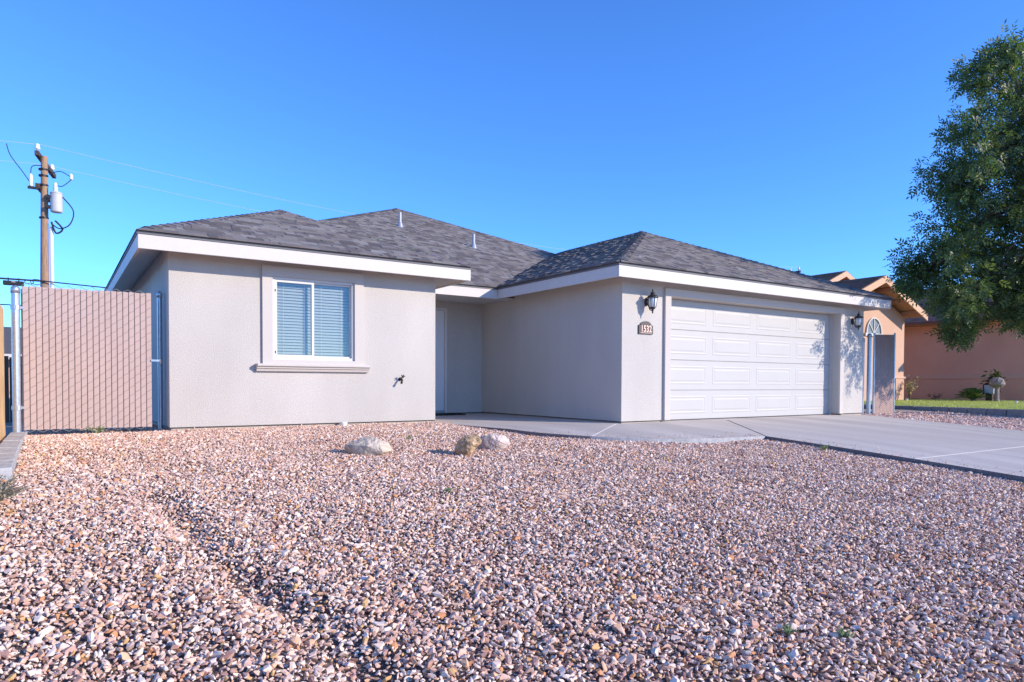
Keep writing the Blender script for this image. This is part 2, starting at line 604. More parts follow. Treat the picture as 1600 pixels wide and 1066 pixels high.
def wall_panel(name, axis, fixed, a0, a1, z0, z1, thick, holes=(), m=None, parent=house):
    """wall along axis 'x' or 'y'; its outer face at 'fixed', thickness goes inwards (sign of thick)"""
    mb = MB()
    us = sorted({a0, a1, *[q for hh in holes for q in hh[:2]]})
    for u0, u1 in zip(us, us[1:]):
        cuts = sorted([(hh[2], hh[3]) for hh in holes if hh[0] <= u0 and hh[1] >= u1])
        z = z0
        segs = []
        for c0, c1 in cuts:
            if c0 > z:
                segs.append((z, c0))
            z = c1
        if z < z1:
            segs.append((z, z1))
        for s0, s1 in segs:
            lo, hi = sorted((fixed, fixed + thick))
            if axis == 'x':
                mb.box(u0, u1, lo, hi, s0, s1)
            else:
                mb.box(lo, hi, u0, u1, s0, s1)
    return mb.build(name, m or M['stucco'], parent)

WX0, WX1, WZ0, WZ1 = 1.316, 2.522, .965, 2.14
wall_panel('wall', 'x', 0, 0, W1, ZB, 2.50, .16, [(WX0, WX1, WZ0, WZ1)])
wall_panel('wall', 'y', 0, .16, BACK, ZB, 2.50, .16)
wall_panel('wall', 'y', W1, .16, D1, ZB, 2.50, -.16)
EDX0, EDX1, EDZ = 4.57, 5.54, 2.19
wall_panel('wall', 'x', D1, W1 - .16, XG, .02, 2.52, .16, [(EDX0, EDX1, .02, EDZ)])
wall_panel('wall', 'y', XG, G + .16, D1, .03, 2.52, .16)
wall_panel('wall', 'x', G, XG, XGR, .03, 2.52, .16, [(DX0, DX1, .0, DZ)])
wall_panel('wall', 'y', XGR, G + .16, BACK, .03, 2.50, -.16)
wall_panel('wall', 'x', BACK, .16, XGR - .16, .03, 2.50, -.16)
# foundation strips and the dark screed line under the stucco
for bx in ((.02, W1 - .02, .02, .14, -.3, ZB - .012), (.02, .14, .14, BACK, -.3, ZB - .012), (XG + .02, DX0 - .16, G + .02, G + .14, -.2, .018),
           (XG + .02, XG + .14, G + .14, D1 - .02, -.2, .018), (DX1 + .16, XGR - .02, G + .02, G + .14, -.2, .018)):
    MB().box(*bx).build('foundation', M['found'], house)
for bx in ((.004, W1 - .004, .006, .15, ZB - .014, ZB - .001), (.004, .15, .16, BACK, ZB - .014, ZB - .001), (XG + .004, DX0 - .13, G + .006, G + .15, .016, .029),
           (XG + .006, XG + .15, G + .16, D1 - .01, .016, .029), (DX1 + .13, XGR - .004, G + .006, G + .15, .016, .029)):
    MB().box(*bx).build('weep_screed', M['screed'], house)

# --- eaves: fascia boards, drip edge, raked soffit
def fascia(x0, y0, x1, y1, nx, ny, name='fascia', e0=0, e1=0, zt=ZT):
    """board whose outer face runs from (x0,y0) to (x1,y1); (nx,ny) points outwards"""
    mb = MB()
    t = .035
    xs = sorted((x0, x1)); ys = sorted((y0, y1))
    if ny:
        ya, yb = sorted((y0, y0 - ny * t))
        mb.box(xs[0], xs[1], ya, yb, zt - FH, zt)
    else:
        xa, xb = sorted((x0, x0 - nx * t))
        mb.box(xa, xb, ys[0], ys[1], zt - FH, zt)
    mb.build(name, M['fascia'], house, bevel=.004)
    db = MB()
    t2 = .012
    if ny:
        ya, yb = sorted((y0 + ny * t2, y0 - ny * .03))
        db.box(xs[0] - t2 * e0, xs[1] + t2 * e1, ya, yb, zt + .001, zt + .032)
    else:
        xa, xb = sorted((x0 + nx * t2, x0 - nx * .03))
        db.box(xa, xb, ys[0], ys[1], zt + .001, zt + .032)
    db.build('drip_edge', M['drip'], house)

fascia(-O, -O, EXW, -O, 0, -1, e0=1, e1=1)
fascia(-O, -O + .036, -O, BACK + .4, -1, 0)
fascia(EXW, -O + .036, EXW, EYP, 1, 0)
fascia(EXW - .03, EYP, EXL, EYP, 0, -1)
fascia(EXL, EYG + .036, EXL, EYP - .001, -1, 0)
fascia(EXL, EYG, EXR, EYG, 0, -1, e0=1, e1=1)
fascia(EXR, EYG + .036, EXR, BACK + .4, 1, 0)
zs = ZT - FH + .02
def soffit(quad):
    q = [Vector(v) for v in quad]
    MB().hexa(q, [v + Vector((0, 0, .02)) for v in q]).build('soffit', M['soffit'], house)
i_, k_ = O - .035, .16
def rz(d, m=.42):
    return zs + d * m
soffit([(-O + .036, -O + .036, zs), (EXW - .036, -O + .036, zs), (W1, .002, rz(.35)), (0, .002, rz(.35))])
soffit([(-O + .036, BACK, zs), (-O + .036, -O + .036, zs), (-.002, 0, rz(.35)), (-.002, BACK, rz(.35))])
soffit([(EXW - .036, -O + .036, zs), (EXW - .036, EYP, zs), (W1 + .002, EYP, rz(.4)), (W1 + .002, 0, rz(.4))])
soffit([(W1 + .002, EYP + .036, zs), (XG - .002, EYP + .036, zs), (XG - .002, D1 - .002, zs + .02), (W1 + .002, D1 - .002, zs + .02)])
soffit([(EXL + .036, EYP + .03, zs), (EXL + .036, EYG + .036, zs), (XG - .002, G, rz(.39, .39)), (XG - .002, EYP + .03, rz(.39, .39))])
soffit([(EXL + .036, EYG + .036, zs), (EXR - .036, EYG + .036, zs), (XGR, G - .002, rz(.35)), (XG, G - .002, rz(.35))])
soffit([(EXR - .036, EYG + .036, zs), (EXR - .036, BACK, zs), (XGR + .002, BACK, rz(.35)), (XGR + .002, G, rz(.35))])

# --- roof: deck slabs, single shingles, hip and ridge caps
roofb = MB()
def deck(poly, t=.03):
    q = [Vector(v) for v in poly]
    roofb.hexa([v - Vector((0, 0, t)) for v in q], q)
yr = BACK + .4
ov = .018
deck([(-O - ov, -O - ov, Z0), (EXW + ov, -O - ov, Z0), AW])
deck([(-O - ov, 3.4, Z0), (-O - ov, -O - ov, Z0), AW, (AW[0], 3.72, AW[2])])
deck([(EXW + ov, -O - ov, Z0), (EXW + ov, 1.5, Z0), (AW[0], 3.72, AW[2]), AW])
rb1 = (AM[0], 9.9, AM[2])
deck([(-O - ov, EYP - ov, Z0), (EXR + ov, EYP - ov, Z0), AM])
deck([(-O - ov, yr, Z0), (-O - ov, EYP - ov, Z0), AM, rb1])
deck([(EXR + ov, EYP - ov, Z0), (EXR + ov, yr, Z0), rb1, AM])
deck([(EXR + ov, yr, Z0), (-O - ov, yr, Z0), rb1])
deck([(EXL - ov, EYG - ov, Z0), (EXR + ov, EYG - ov, Z0), AG])
ge = (AG[0], 5.2, AG[2])
deck([(EXL - ov, 5.0, Z0), (EXL - ov, EYG - ov, Z0), AG, ge])
deck([(EXR + ov, EYG - ov, Z0), (EXR + ov, 5.0, Z0), ge, AG])
roof = roofb.build('roof', M['deck'], house)

SH = [(.165, .148, .144), (.200, .182, .176), (.130, .116, .116), (.230, .212, .204), (.180, .154, .148), (.115, .102, .104), (.205, .184, .174)]
def roof_z(x, y):
    zs_ = []
    # wing
    a = min((y + O) * (AW[2] - Z0) / (AW[1] + O), (x + O) * .4394, (EXW - x) * .44)
    if a > 0 and y < 3.7: zs_.append(Z0 + a)
    b = min((y - EYP) * (AM[2] - Z0) / (AM[1] - EYP), (x + O) * .423, (EXR - x) * .446)
    if b > 0: zs_.append(Z0 + b)
    c = min((y - EYG) * (AG[2] - Z0) / (AG[1] - EYG), (x - EXL) * (AG[2] - Z0) / (AG[0] - EXL), (EXR - x) * .434)
    if c > 0 and y < 5.1: zs_.append(Z0 + c)
    return max(zs_) if zs_ else 0

def cam_px(p):
    d = Vector(p) - CAM
    f = d.dot(fw)
    if f < .3:
        return None
    return 800 + FPX * d.dot(rt) / f, PPY - FPX * d.dot(up) / f, f

tabs = []
def shingle_plane(P0, U, V2, slope, lim, smax, expo=.128):
    """P0 eave start, U unit along eave, V2 unit plan direction upslope, slope rise/run, lim(s)->(a,b), s in plan metres"""
    U, V2 = Vector(U), Vector(V2)
    V = (V2 + Vector((0, 0, slope))).normalized()
    run = V.x * V2.x + V.y * V2.y
    N = U.cross(V)
    if N.z < 0:
        N = -N
    P0 = Vector(P0)
    row, d = 0, -.02
    smaxd = smax / run
    while d < smaxd:
        s0 = max(0, d) * run
        s1 = min(smax, (d + expo) * run)
        a0, b0 = lim(s0)
        a1, b1 = lim(s1)
        a, b = min(a0, a1), max(b0, b1)
        x = a - random.random() * .25
        tone_row = random.uniform(.94, 1.06)
        while x < b:
            wd = random.choice((.09, .12, .14, .17, .20, .25))
            xa, xb = max(x, a0 if a0 > a1 else a), min(x + wd, b)
            x += wd
            if xb - xa < .02:
                continue
            la, lb = max(xa, a0), min(xb, b0)           # lower edge
            ua, ub = max(xa, a1), min(xb, b1)           # upper edge
            if lb - la < .015:
                continue
            if ub - ua < .01:
                ua = ub = min(max((la + lb) / 2, a1), b1)
                ub += .01
            mid = P0 + U * ((la + lb) / 2) + V * (d + expo * .5)
            if roof_z(mid.x, mid.y) > mid.z + .06:
                continue
            lo = random.choice((.012, .012, .020))
            hi = lo - .008
            dd, du = d, d + expo + .02
            bot = [P0 + U * la + V * dd - N * .004, P0 + U * lb + V * dd - N * .004, P0 + U * ub + V * du - N * .004, P0 + U * ua + V * du - N * .004]
            top = [P0 + U * la + V * dd + N * lo, P0 + U * lb + V * dd + N * lo, P0 + U * ub + V * du + N * hi * .4, P0 + U * ua + V * du + N * hi * .4]
            c = random.choice(SH)
            k = tone_row * random.uniform(1.03, 1.22)
            px = cam_px(mid)
            area = 0
            if px and -20 < px[0] < 1620:
                q = [cam_px(v) for v in top]
                if all(q):
                    area = abs(sum(q[i][0] * q[(i + 1) % 4][1] - q[(i + 1) % 4][0] * q[i][1] for i in range(4))) / 2
            tabs.append((area, bot, top, tuple(v * k for v in c)))
        d += expo
        row += 1

shingle_plane((-O, -O - .03, Z0), (1, 0, 0), (0, 1, 0), (AW[2] - Z0) / (AW[1] + O), lambda s: (s, EXW + O - s * 1.0), 2.34)
km = (AM[0] + O) / (AM[1] - EYP)
shingle_plane((-O, EYP - .03, Z0), (1, 0, 0), (0, 1, 0), (AM[2] - Z0) / (AM[1] - EYP), lambda s: (s * km, EXR + O - s), 6.9)
kg = (AG[0] - EXL) / (AG[1] - EYG)
shingle_plane((EXL, EYG - .03, Z0), (1, 0, 0), (0, 1, 0), (AG[2] - Z0) / (AG[1] - EYG), lambda s: (s * kg, EXR - EXL - s), 3.74)
shingle_plane((EXL - .03, 5.0, Z0), (0, -1, 0), (1, 0, 0), (AG[2] - Z0) / (AG[0] - EXL), lambda s: (0, 5.0 - EYG - s / kg), 4.1)
tabs.sort(key=lambda t: -t[0])
rest = MB()
for i, (ar, bot, top, c) in enumerate(tabs):
    if i < 300:
        MB().hexa(bot, top, c).build('shingle', M['shingle'], roof, tint=True)
    else:
        rest.hexa(bot, top, c)
ro = rest.build('shingle_field', M['shingle'], roof, tint=True)
ro['kind'] = 'stuff'

def caps(a, b, nA, nB, expo=.145, wd=.125, start=.13):
    """bent cap shingles climbing from a to b over the edge between planes with normals nA and nB"""
    a, b = Vector(a), Vector(b)
    d = (b - a).normalized()
    L = (b - a).length
    sides = []
    for n in (nA, nB):
        n = Vector(n).normalized()
        s = d.cross(n).normalized()
        if s.z > 0:
            s = -s
        sides.append((s, n))
    upv = (sides[0][1] + sides[1][1]).normalized()
    a = a + d * start
    L -= start
    k = 0
    while k * expo < L:
        p, q = a + d * (k * expo), a + d * min(L + .05, k * expo + expo + .05)
        l0, l1 = .030, .012
        mb = MB()
        c = [v * random.uniform(.80, 1.05) for v in random.choice(SH)]
        for s, n in sides:
            bot = [p + upv * (l0 - .016), p + s * wd + n * (l0 - .016), q + s * wd + n * (l1 - .010), q + upv * (l1 - .010)]
            top = [p + upv * l0, p + s * wd + n * l0, q + s * wd + n * l1, q + upv * l1]
            mb.hexa(bot, top, c)
        mb.build('ridge_cap', M['shingle'], roof, tint=True)
        k += 1
def nrm(kind, m):
    return {'F': (0, -m, 1), 'L': (-m, 0, 1), 'R': (m, 0, 1)}[kind]
caps((-O, -O, Z0), AW, nrm('F', .44), nrm('L', .44))
caps((EXW, -O, Z0), AW, nrm('F', .44), nrm('R', .44))
mlow = Vector((-O, EYP, Z0)).lerp(Vector(AM), .30)
caps(mlow, AM, nrm('F', .446), nrm('L', .423))
caps(Vector((EXR, EYP, Z0)).lerp(Vector(AM), .30), AM, nrm('F', .446), nrm('R', .446))
caps((EXL, EYG, Z0), AG, nrm('F', .434), nrm('L', .396))
caps((EXR, EYG, Z0), AG, nrm('F', .434), nrm('R', .434))
caps((AG[0], 4.6, AG[2]), AG, nrm('L', .396), nrm('R', .434))
caps(AM, (AM[0], 9.6, AM[2]), nrm('L', .423), nrm('R', .446))

for vx, vy, vz, tall in ((5.906, 5.829, 4.505, .36), (7.26, 4.531, 3.926, .34)):
    vb = MB()
    vb.lathe([(.036, -.05), (.036, tall), (.030, tall), (.030, tall - .03)], 12, (vx, vy, vz))
    vp = vb.build('vent_pipe', M['pipe'], house)
    fl = MB()
    sl_ = .446
    q = [Vector((vx + a, vy + b, vz + b * sl_ + .022)) for a, b in ((-.17, -.17), (.17, -.17), (.17, .15), (-.17, .15))]
    fl.hexa([v - Vector((0, 0, .01)) for v in q], q)
    fl.lathe([(.085, -.03), (.06, .06), (.042, .12)], 12, (vx, vy, vz))
    fl.build('flashing', M['pipe'], vp)

# --- window with trim, sill, sashes and blinds
tb = MB()
py = -.035
tb.box(WX0 - .14, WX0, py, -.001, .905, 2.285)
tb.box(WX1, WX1 + .14, py, -.001, .905, 2.285)
tb.box(WX0, WX1, py, -.001, 2.14, 2.285)
tb.box(WX0, WX1, py, -.001, .905, .965)
tb.build('window_trim', M['trim'], house)
sp = [(0, .905), (-.105, .905), (-.115, .89), (-.115, .872), (-.085, .855), (-.082, .84), (-.062, .832), (-.050, .80), (0, .795)]
sm = MB()
n = len(sp)
xs0, xs1 = WX0 - .225, WX1 + .215
sm.add([(xs0, y, z) for y, z in sp] + [(xs1, y, z) for y, z in sp],
       [tuple(range(n)), tuple(range(2 * n - 1, n - 1, -1))] + [(i, n + i, n + (i + 1) % n, (i + 1) % n) for i in range(n)])
so_ = sm.build('window_sill', M['trim'], house)
wf = MB()
fy0, fy1 = .0, .07
wf.box(WX0, WX0 + .035, fy0, fy1, WZ0, WZ1)
wf.box(WX1 - .035, WX1, fy0, fy1, WZ0, WZ1)
wf.box(WX0 + .035, WX1 - .035, fy0, fy1, WZ1 - .035, WZ1)
wf.box(WX0 + .035, WX1 - .035, fy0, fy1, WZ0, WZ0 + .04)
win = wf.build('window', M['vinyl'], house)
cx = 1.898
def sash(x0, x1, y0, y1, wd, name):
    s = MB()
    s.box(x0, x0 + wd, y0, y1, WZ0 + .041, WZ1 - .036)
    s.box(x1 - wd, x1, y0, y1, WZ0 + .041, WZ1 - .036)
    s.box(x0 + wd, x1 - wd, y0, y1, WZ1 - .036 - wd, WZ1 - .036)
    s.box(x0 + wd, x1 - wd, y0, y1, WZ0 + .041, WZ0 + .041 + wd)
    s.build(name, M['vinyl'], win)
    MB().box(x0 + wd, x1 - wd, (y0 + y1) / 2 - .003, (y0 + y1) / 2 + .003, WZ0 + .041 + wd, WZ1 - .036 - wd).build('pane', M['glass'], win)
sash(WX0 + .036, cx + .018, .008, .034, .034, 'sash')
sash(cx - .018, WX1 - .036, .036, .062, .022, 'sash')
lb = MB()
lb.box(WX0 + .037, WX0 + .049, -.004, .008, 1.93, 1.965)
lb.box(WX0 + .037, WX0 + .049, -.004, .008, 1.055, 1.09)
lb.build('sash_latch', M['black'], win)
nsl = 24
bz0, bz1 = WZ0 + .085, WZ1 - .05
pit = (bz1 - bz0) / nsl
slm = MB()
hh = pit * .93 / 2
ang = R(58)
pr = []
for k in range(5):
    t = -1 + k * .5
    pr.append((t * hh * math.cos(ang) * 1.0, t * hh + 0))
bow = [0, .0025, .0033, .0025, 0]
vs, fs = [], []
for x in (WX0 + .03, WX1 - .03):
    for (dy, dz), bo in zip(pr, bow):
        vs.append((x, dy * .9 - bo, dz))
    for (dy, dz), bo in zip(pr, bow):
        vs.append((x, dy * .9 - bo + .003, dz))
for k in range(4):
    fs += [(k, k + 1, 10 + k + 1, 10 + k), (5 + k + 1, 5 + k, 15 + k, 15 + k + 1)]
fs += [(0, 10, 15, 5), (4, 9, 19, 14)]
slm.add(vs, fs)
slat_me = slm.mesh('blind_slat', M['blind'], True)
for k in range(nsl):
    o = bpy.data.objects.new('blind_slat', slat_me)
    COL.objects.link(o)
    o.parent = win
    o.location = (0, .125, bz0 + pit * (k + .5))
MB().box(WX0 + .03, WX1 - .03, .10, .15, WZ1 - .05, WZ1 + .01).build('blind_headrail', M['blind'], win)
MB().box(WX0 + .03, WX1 - .03, .112, .138, WZ0 + .06, WZ0 + .08).build('blind_bottom_rail', M['blind'], win)
cd = MB()
for x in (1.5, 1.80, 2.05, 2.36):
    cd.tube([(x, .095, WZ0 + .07), (x, .095, WZ1 - .05)], .0022, 4)
cd.build('blind_cord', M['blindline'], win)
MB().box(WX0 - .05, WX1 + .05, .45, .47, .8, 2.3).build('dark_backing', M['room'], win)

# --- garage door with trim
MB().box(DX0, DX1, G + DR + .03, G + DR + .05, .0, DZ + .05).build('garage_door', M['door'], house)
gdoor = [o for o in house.children if o.name.startswith('garage_door')][0]
sech = DZ / 4
for k in range(4):
    z0, z1 = k * sech + (.012 if k == 0 else .002), (k + 1) * sech - .002
    yb = G + DR
    mb = MB()
    # rounded tongue at section joints
    prof = [(yb + .03, z0), (yb + .006, z0), (yb, z0 + .007), (yb, z1 - .012), (yb + .008, z1 - .004), (yb + .008, z1), (yb + .03, z1)]
    n = len(prof)
    mb.add([(DX0 + .003, y, z) for y, z in prof] + [(DX1 - .003, y, z) for y, z in prof],
           [tuple(range(n)), tuple(range(2 * n - 1, n - 1, -1))] + [(i, n + i, n + (i + 1) % n, (i + 1) % n) for i in range(n)])
    mb.build('door_section', M['door'], gdoor)
    cw = (DX1 - DX0) / 4
    for c in range(4):
        x0, x1 = DX0 + c * cw + .085, DX0 + (c + 1) * cw - .085
        za, zb_ = z0 + .105, z1 - .10
        pm = MB()
        rings = []
        for ins, dy in ((0, -.0005), (.012, -.0038), (.022, -.0038), (.034, -.0008), (.05, -.0008), (.075, -.0045)):
            rings.append([(x0 + ins, yb + dy, za + ins), (x1 - ins, yb + dy, za + ins), (x1 - ins, yb + dy, zb_ - ins), (x0 + ins, yb + dy, zb_ - ins)])
        vs = [v for r in rings for v in r]
        fs = []
        for r in range(len(rings) - 1):
            for q in range(4):
                fs.append((r * 4 + q, r * 4 + (q + 1) % 4, r * 4 + 4 + (q + 1) % 4, r * 4 + 4 + q))
        fs.append(tuple((len(rings) - 1) * 4 + q for q in range(4)))
        pm.add(vs, fs)
        pm.build('raised_panel', M['door'], gdoor)
MB().box(DX0 + .004, DX1 - .004, G + DR - .004, G + DR + .03, -.012, .012).build('door_seal', M['seal'], gdoor)
jb = MB()
jb.box(DX0 - .005, DX0 + .02, G + .1605, G + DR + .06, -.02, DZ)
jb.box(DX1 - .0, DX1 + .03, G + .1605, G + DR + .06, -.02, DZ)
jb.box(DX0 + .02, DX1, G + .1605, G + DR + .06, DZ - .0, DZ + .06)
jb.build('door_jamb', M['trim'], house)
gt = MB()
gt.box(DX0 - .135, DX0 - .0, G - .045, G - .001, .03, DZ + .125)
gt.box(DX1 + .0, DX1 + .135, G - .045, G - .001, .03, DZ + .125)
gt.box(DX0, DX1, G - .045, G - .001, DZ, DZ + .125)
gt.build('garage_trim', M['trim'], house)

# --- entry door
ed = MB().box(EDX0 + .03, EDX1 - .055, D1 + .05, D1 + .095, .07, EDZ - .05).build('entry_door', M['entry'], house)
ep = MB()
for z0, z1 in ((.25, .95), (1.10, 2.0)):
    for xa in (EDX0 + .13, EDX0 + .52):
        ep.box(xa, xa + .29, D1 + .042, D1 + .051, z0, z1)
ep.build('door_panel', M['entry'], ed)
ek = MB()
ek.tube([(EDX0 + .12, D1 + .05, 1.02), (EDX0 + .12, D1 - .0, 1.02)], .014, 8)
ek.tube([(EDX0 + .12, D1 - .01, 1.02), (EDX0 + .23, D1 - .01, 1.02)], .011, 8)
ek.build('handle', M['galv'], ed)
ef = MB()
ef.box(EDX1 - .052, EDX1, D1 + .01, D1 + .15, .02, EDZ)
ef.box(EDX0, EDX0 + .027, D1 + .01, D1 + .15, .02, EDZ)
ef.box(EDX0 + .027, EDX1 - .052, D1 + .01, D1 + .15, EDZ - .047, EDZ)
ef.build('door_frame', M['vinyl'], house)
MB().box(EDX0 + .027, EDX1 - .052, D1 + .0, D1 + .15, .0, .065).build('threshold', M['pipe'], house)
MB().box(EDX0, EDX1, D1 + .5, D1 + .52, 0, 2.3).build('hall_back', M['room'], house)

# --- doormat on the porch
dm = MB().box(4.66, 5.62, 2.02, 2.58, .004, .024).build('doormat', M['mat'], bevel=.004)
tag(dm, 'dark flat doormat on the porch in front of the white entry door', 'doormat')

# --- hose bib and clean-out
hb = thing('hose_bib', 'small black garden tap sticking out of the stucco wall below the window', 'tap', (3.273, 0, .70))
b_ = MB()
b_.lathe([(.03, 0), (.03, .008)], 12)
v0 = len(b_.v)
b_.v = [(3.273 + x, -.004 - z, .70 + y) for x, y, z in b_.v]
b_.tube([(3.273, -.004, .70), (3.273, -.06, .70), (3.273, -.085, .685), (3.258, -.10, .655)], [.013, .014, .016, .013], 8)
b_.tube([(3.258, -.10, .655), (3.250, -.105, .632)], [.019, .019], 8)
b_.build('spout', M['black'], hb, smooth=False)
b_ = MB()
b_.tube([(3.273, -.06, .70), (3.283, -.085, .742)], .007, 6)
for k in range(5):
    a = k * 2 * math.pi / 5
    c = Vector((3.284, -.087, .745))
    b_.tube([c, c + Vector((.034 * math.cos(a), -.006, .026 * math.sin(a)))], [.006, .009], 6)
b_.build('handle', M['black'], hb)
co = MB().lathe([(.045, 0), (.045, .05), (.055, .05), (.055, .075), (.02, .08)], 14, (0, 0, 0)).build('drain_cap', M['pvc'])
co.location = (2.32, -.10, gz(2.32, -.1) - .015)
tag(co, 'short white plastic pipe cap at the foot of the stucco wall under the window', 'pipe cap')

# ------------------------------------------------------------------ wall lanterns
def lantern(loc, label):
    t = thing('wall_lantern', label, 'wall lamp', loc, 'wall lanterns beside the garage door', world=False)
    mb = MB()
    pts = [(.042 * math.cos(a), .075 * math.sin(a)) for a in [k * 2 * math.pi / 14 for k in range(14)]]
    mb.hexa([(x, -.0, z) for x, z in pts], [(x * .8, -.028, z * .85) for x, z in pts])
    mb.build('back_plate', M['iron'], t)
    mb = MB()
    mb.tube([(0, -.02, .0), (0, -.05, -.06), (0, -.09, -.135), (0, -.135, -.155), (0, -.15, -.135)], .009, 8)
    mb.tube([(0, -.02, .03), (0, -.075, .055), (0, -.12, .075)], .010, 8)
    mb.build('arm', M['iron'], t)
    mb = MB()
    mb.lathe([(.012, -.20), (.010, -.165), (.022, -.155), (.014, -.14), (.040, -.125), (.052, -.10)], 14, (0, -.15, 0))
    mb.build('base_cup', M['iron'], t, smooth=True)
    mb = MB()
    mb.lathe([(.048, -.10), (.062, -.02), (.068, .055)], 14, (0, -.15, 0))
    mb.build('glass', M['lampglass'], t, smooth=True)
    mb = MB()
    for k in range(6):
        a = k * math.pi / 3 + .3
        mb.tube([(.052 * math.cos(a), -.15 + .052 * math.sin(a), -.105), (.066 * math.cos(a), -.15 + .066 * math.sin(a), -.02), (.072 * math.cos(a), -.15 + .072 * math.sin(a), .058)], .0045, 5)
    mb.build('cage', M['iron'], t)
    mb = MB()
    mb.lathe([(.060, .052), (.092, .055), (.094, .066), (.070, .092), (.036, .108), (.033, .122), (.042, .128), (.030, .145), (.010, .155), (.014, .172), (.008, .19), (.003, .20)], 16, (0, -.15, 0))
    mb.build('cap', M['iron'], t, smooth=True)
lantern((6.905, G, 1.995), 'dark metal wall lantern above the house number plaque')
lantern((12.995, G, 2.0), 'dark metal wall lantern in tree shade beside the metal side gate')

# house number plaque
pq = thing('house_number_plaque', 'arched dark plaque with copper number 1532 on the stucco wall', 'number plaque', (6.888, G, 1.57))
def plaque_outline(s):
    w_, hb_, sh = .16 * s, -.10 * s, .045 * s
    pts = [(-w_, hb_), (w_, hb_), (w_, sh), (w_ * .78, sh)]
    for k in range(1, 10):
        a = k * math.pi / 10
        pts.append((w_ * .78 * math.cos(a), sh + .068 * s * math.sin(a)))
    pts += [(-w_ * .78, sh), (-w_, sh)]
    return [(6.888 + x, 1.563 + z) for x, z in pts]
po = plaque_outline(1)
MB().hexa([(x, G - .001, z) for x, z in po][::-1], [(x, G - .022, z) for x, z in po][::-1]).build('plate', M['plaque'], pq)
bd = MB()
for za in (-.083,):
    bd.box(6.888 - .125, 6.888 + .125, G - .026, G - .021, 1.563 + za, 1.563 + za + .006)
bd.build('border_line', M['digit'], pq)
fc = bpy.data.curves.new('number', 'FONT')
fc.body = '1532'
fc.size = .15
fc.align_x = 'CENTER'
fc.extrude = .003
fc.offset = .0025
fc.space_character = 1.08
fo = bpy.data.objects.new('tmp', fc)
COL.objects.link(fo)
bpy.context.view_layer.update()
nm = bpy.data.meshes.new_from_object(fo.evaluated_get(bpy.context.evaluated_depsgraph_get()))
bpy.data.objects.remove(fo)
nm.materials.clear()
nm.materials.append(M['digit'])
nm.transform(Matrix.Translation((6.888, G - .0255, 1.563 - .062)) @ Matrix.Rotation(R(90), 4, 'X') @ Matrix.Diagonal((.78, 1, 1, 1)))
nm.name = 'number'
no = bpy.data.objects.new('number', nm)
COL.objects.link(no)
put(no, pq)

# ------------------------------------------------------------------ left side gate: posts, slats, wire
GY = .15
gate = thing('chain_link_gate', 'tall beige slatted chain link gate at the side of the stucco house', 'gate', (-.86, GY, 0))
n = 21
gx0, gx1 = -1.57, -.190
pt = (gx1 - gx0) / n
gz0, gz1 = .055, 1.785
for k in range(n):
    a = gx0 + k * pt + .002
    wd = pt - .0045
    j = random.uniform(-.004, .004)
    mb = MB()
    zt_ = gz1 + j + .012 * (k / n)
    prof = [(a, 0), (a + .006, -.006), (a + wd - .006, -.006), (a + wd, 0), (a + wd - .006, .006), (a + .006, .006)]
    mb.hexa([(x, GY + y, gz0 + random.uniform(-.004, .004)) for x, y in prof], [(x, GY + y, zt_) for x, y in prof])
    mb.build('slat', M['slat'], gate)
wb = MB()
kn = MB()
sp_ = .107
for k in range(n):
    xa, xb = gx0 + k * pt - .004, gx0 + (k + 1) * pt - .004
    off = (k % 2) * sp_ / 2
    z = gz0 + .02 + off
    while z < gz1 - .02:
        wb.tube([(xa, GY - .004, z), (xa + .004, GY - .0095, z + .004), (xb - .004, GY - .0095, z + .036), (xb, GY - .004, z + .04)], .0021, 4, caps=False)
        wb.tube([(xa, GY + .004, z + sp_ * .9), (xb, GY + .0095, z + .06)], .0021, 4, caps=False)
        z += sp_
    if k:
        wb.tube([(xa + .004, GY - .001, gz0 + .01), (xa + .004, GY - .001, gz1 - .01)], .0034, 4, caps=False)  # added dark tubes close the slat gaps, standing in for their shade
    if k % 2 == 0 and k < 20:
        for zz, sg in ((gz0 + .004, -1), (gz1 + .004, 1)):
            kn.tube([(xa, GY - .006, zz), ((xa + xb) / 2 + pt / 2, GY - .006, zz + sg * .035), (xb + pt, GY - .006, zz)], .0026, 4)
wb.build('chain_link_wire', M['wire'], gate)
kn.build('wire_knuckles', M['knuckle'], gate)
side = MB()
for k in range(2):
    side.box(gx0 - .012, gx0 - .002, GY + .02 + k * .065, GY + .078 + k * .065, gz0, gz1 - .03 - .05 * k)
side.build('edge_slat', M['slat'], gate)
ltc = MB()
ltc.box(gx1 - .01, -.075, GY - .02, GY - .008, .91, .935)
ltc.tube([(-.085, GY - .014, .94), (-.085, GY - .014, .88)], .012, 6)
ltc.build('latch', M['galv'], gate)
hg = MB()
for z in (.30, 1.50):
    hg.lathe([(.053, 0), (.053, .05)], 14, (-1.634, GY, z))
    hg.box(-1.60, gx0 + .01, GY - .012, GY + .012, z + .01, z + .04)
hg.build('hinge', M['galv'], gate)
def post(loc, hgt, r, label):
    t = thing('gate_post', label, 'post', loc, None, world=False)
    MB().tube([(0, 0, -.2), (0, 0, hgt)], r, 16).build('pole', M['galv'], t, smooth=False)
    MB().lathe([(r + .004, hgt - .05), (r + .005, hgt - .0), (r * .9, hgt + .025), (r * .4, hgt + .04), (.004, hgt + .044)], 16).build('post_cap', M['galv'], t, smooth=True)
post((-1.634, GY, 0), 1.745, .044, 'thick galvanised steel gate post between wood fence and slatted gate')
post((-.062, .42, 0), 1.83, .032, 'slim galvanised steel post against the shaded side wall of the house')

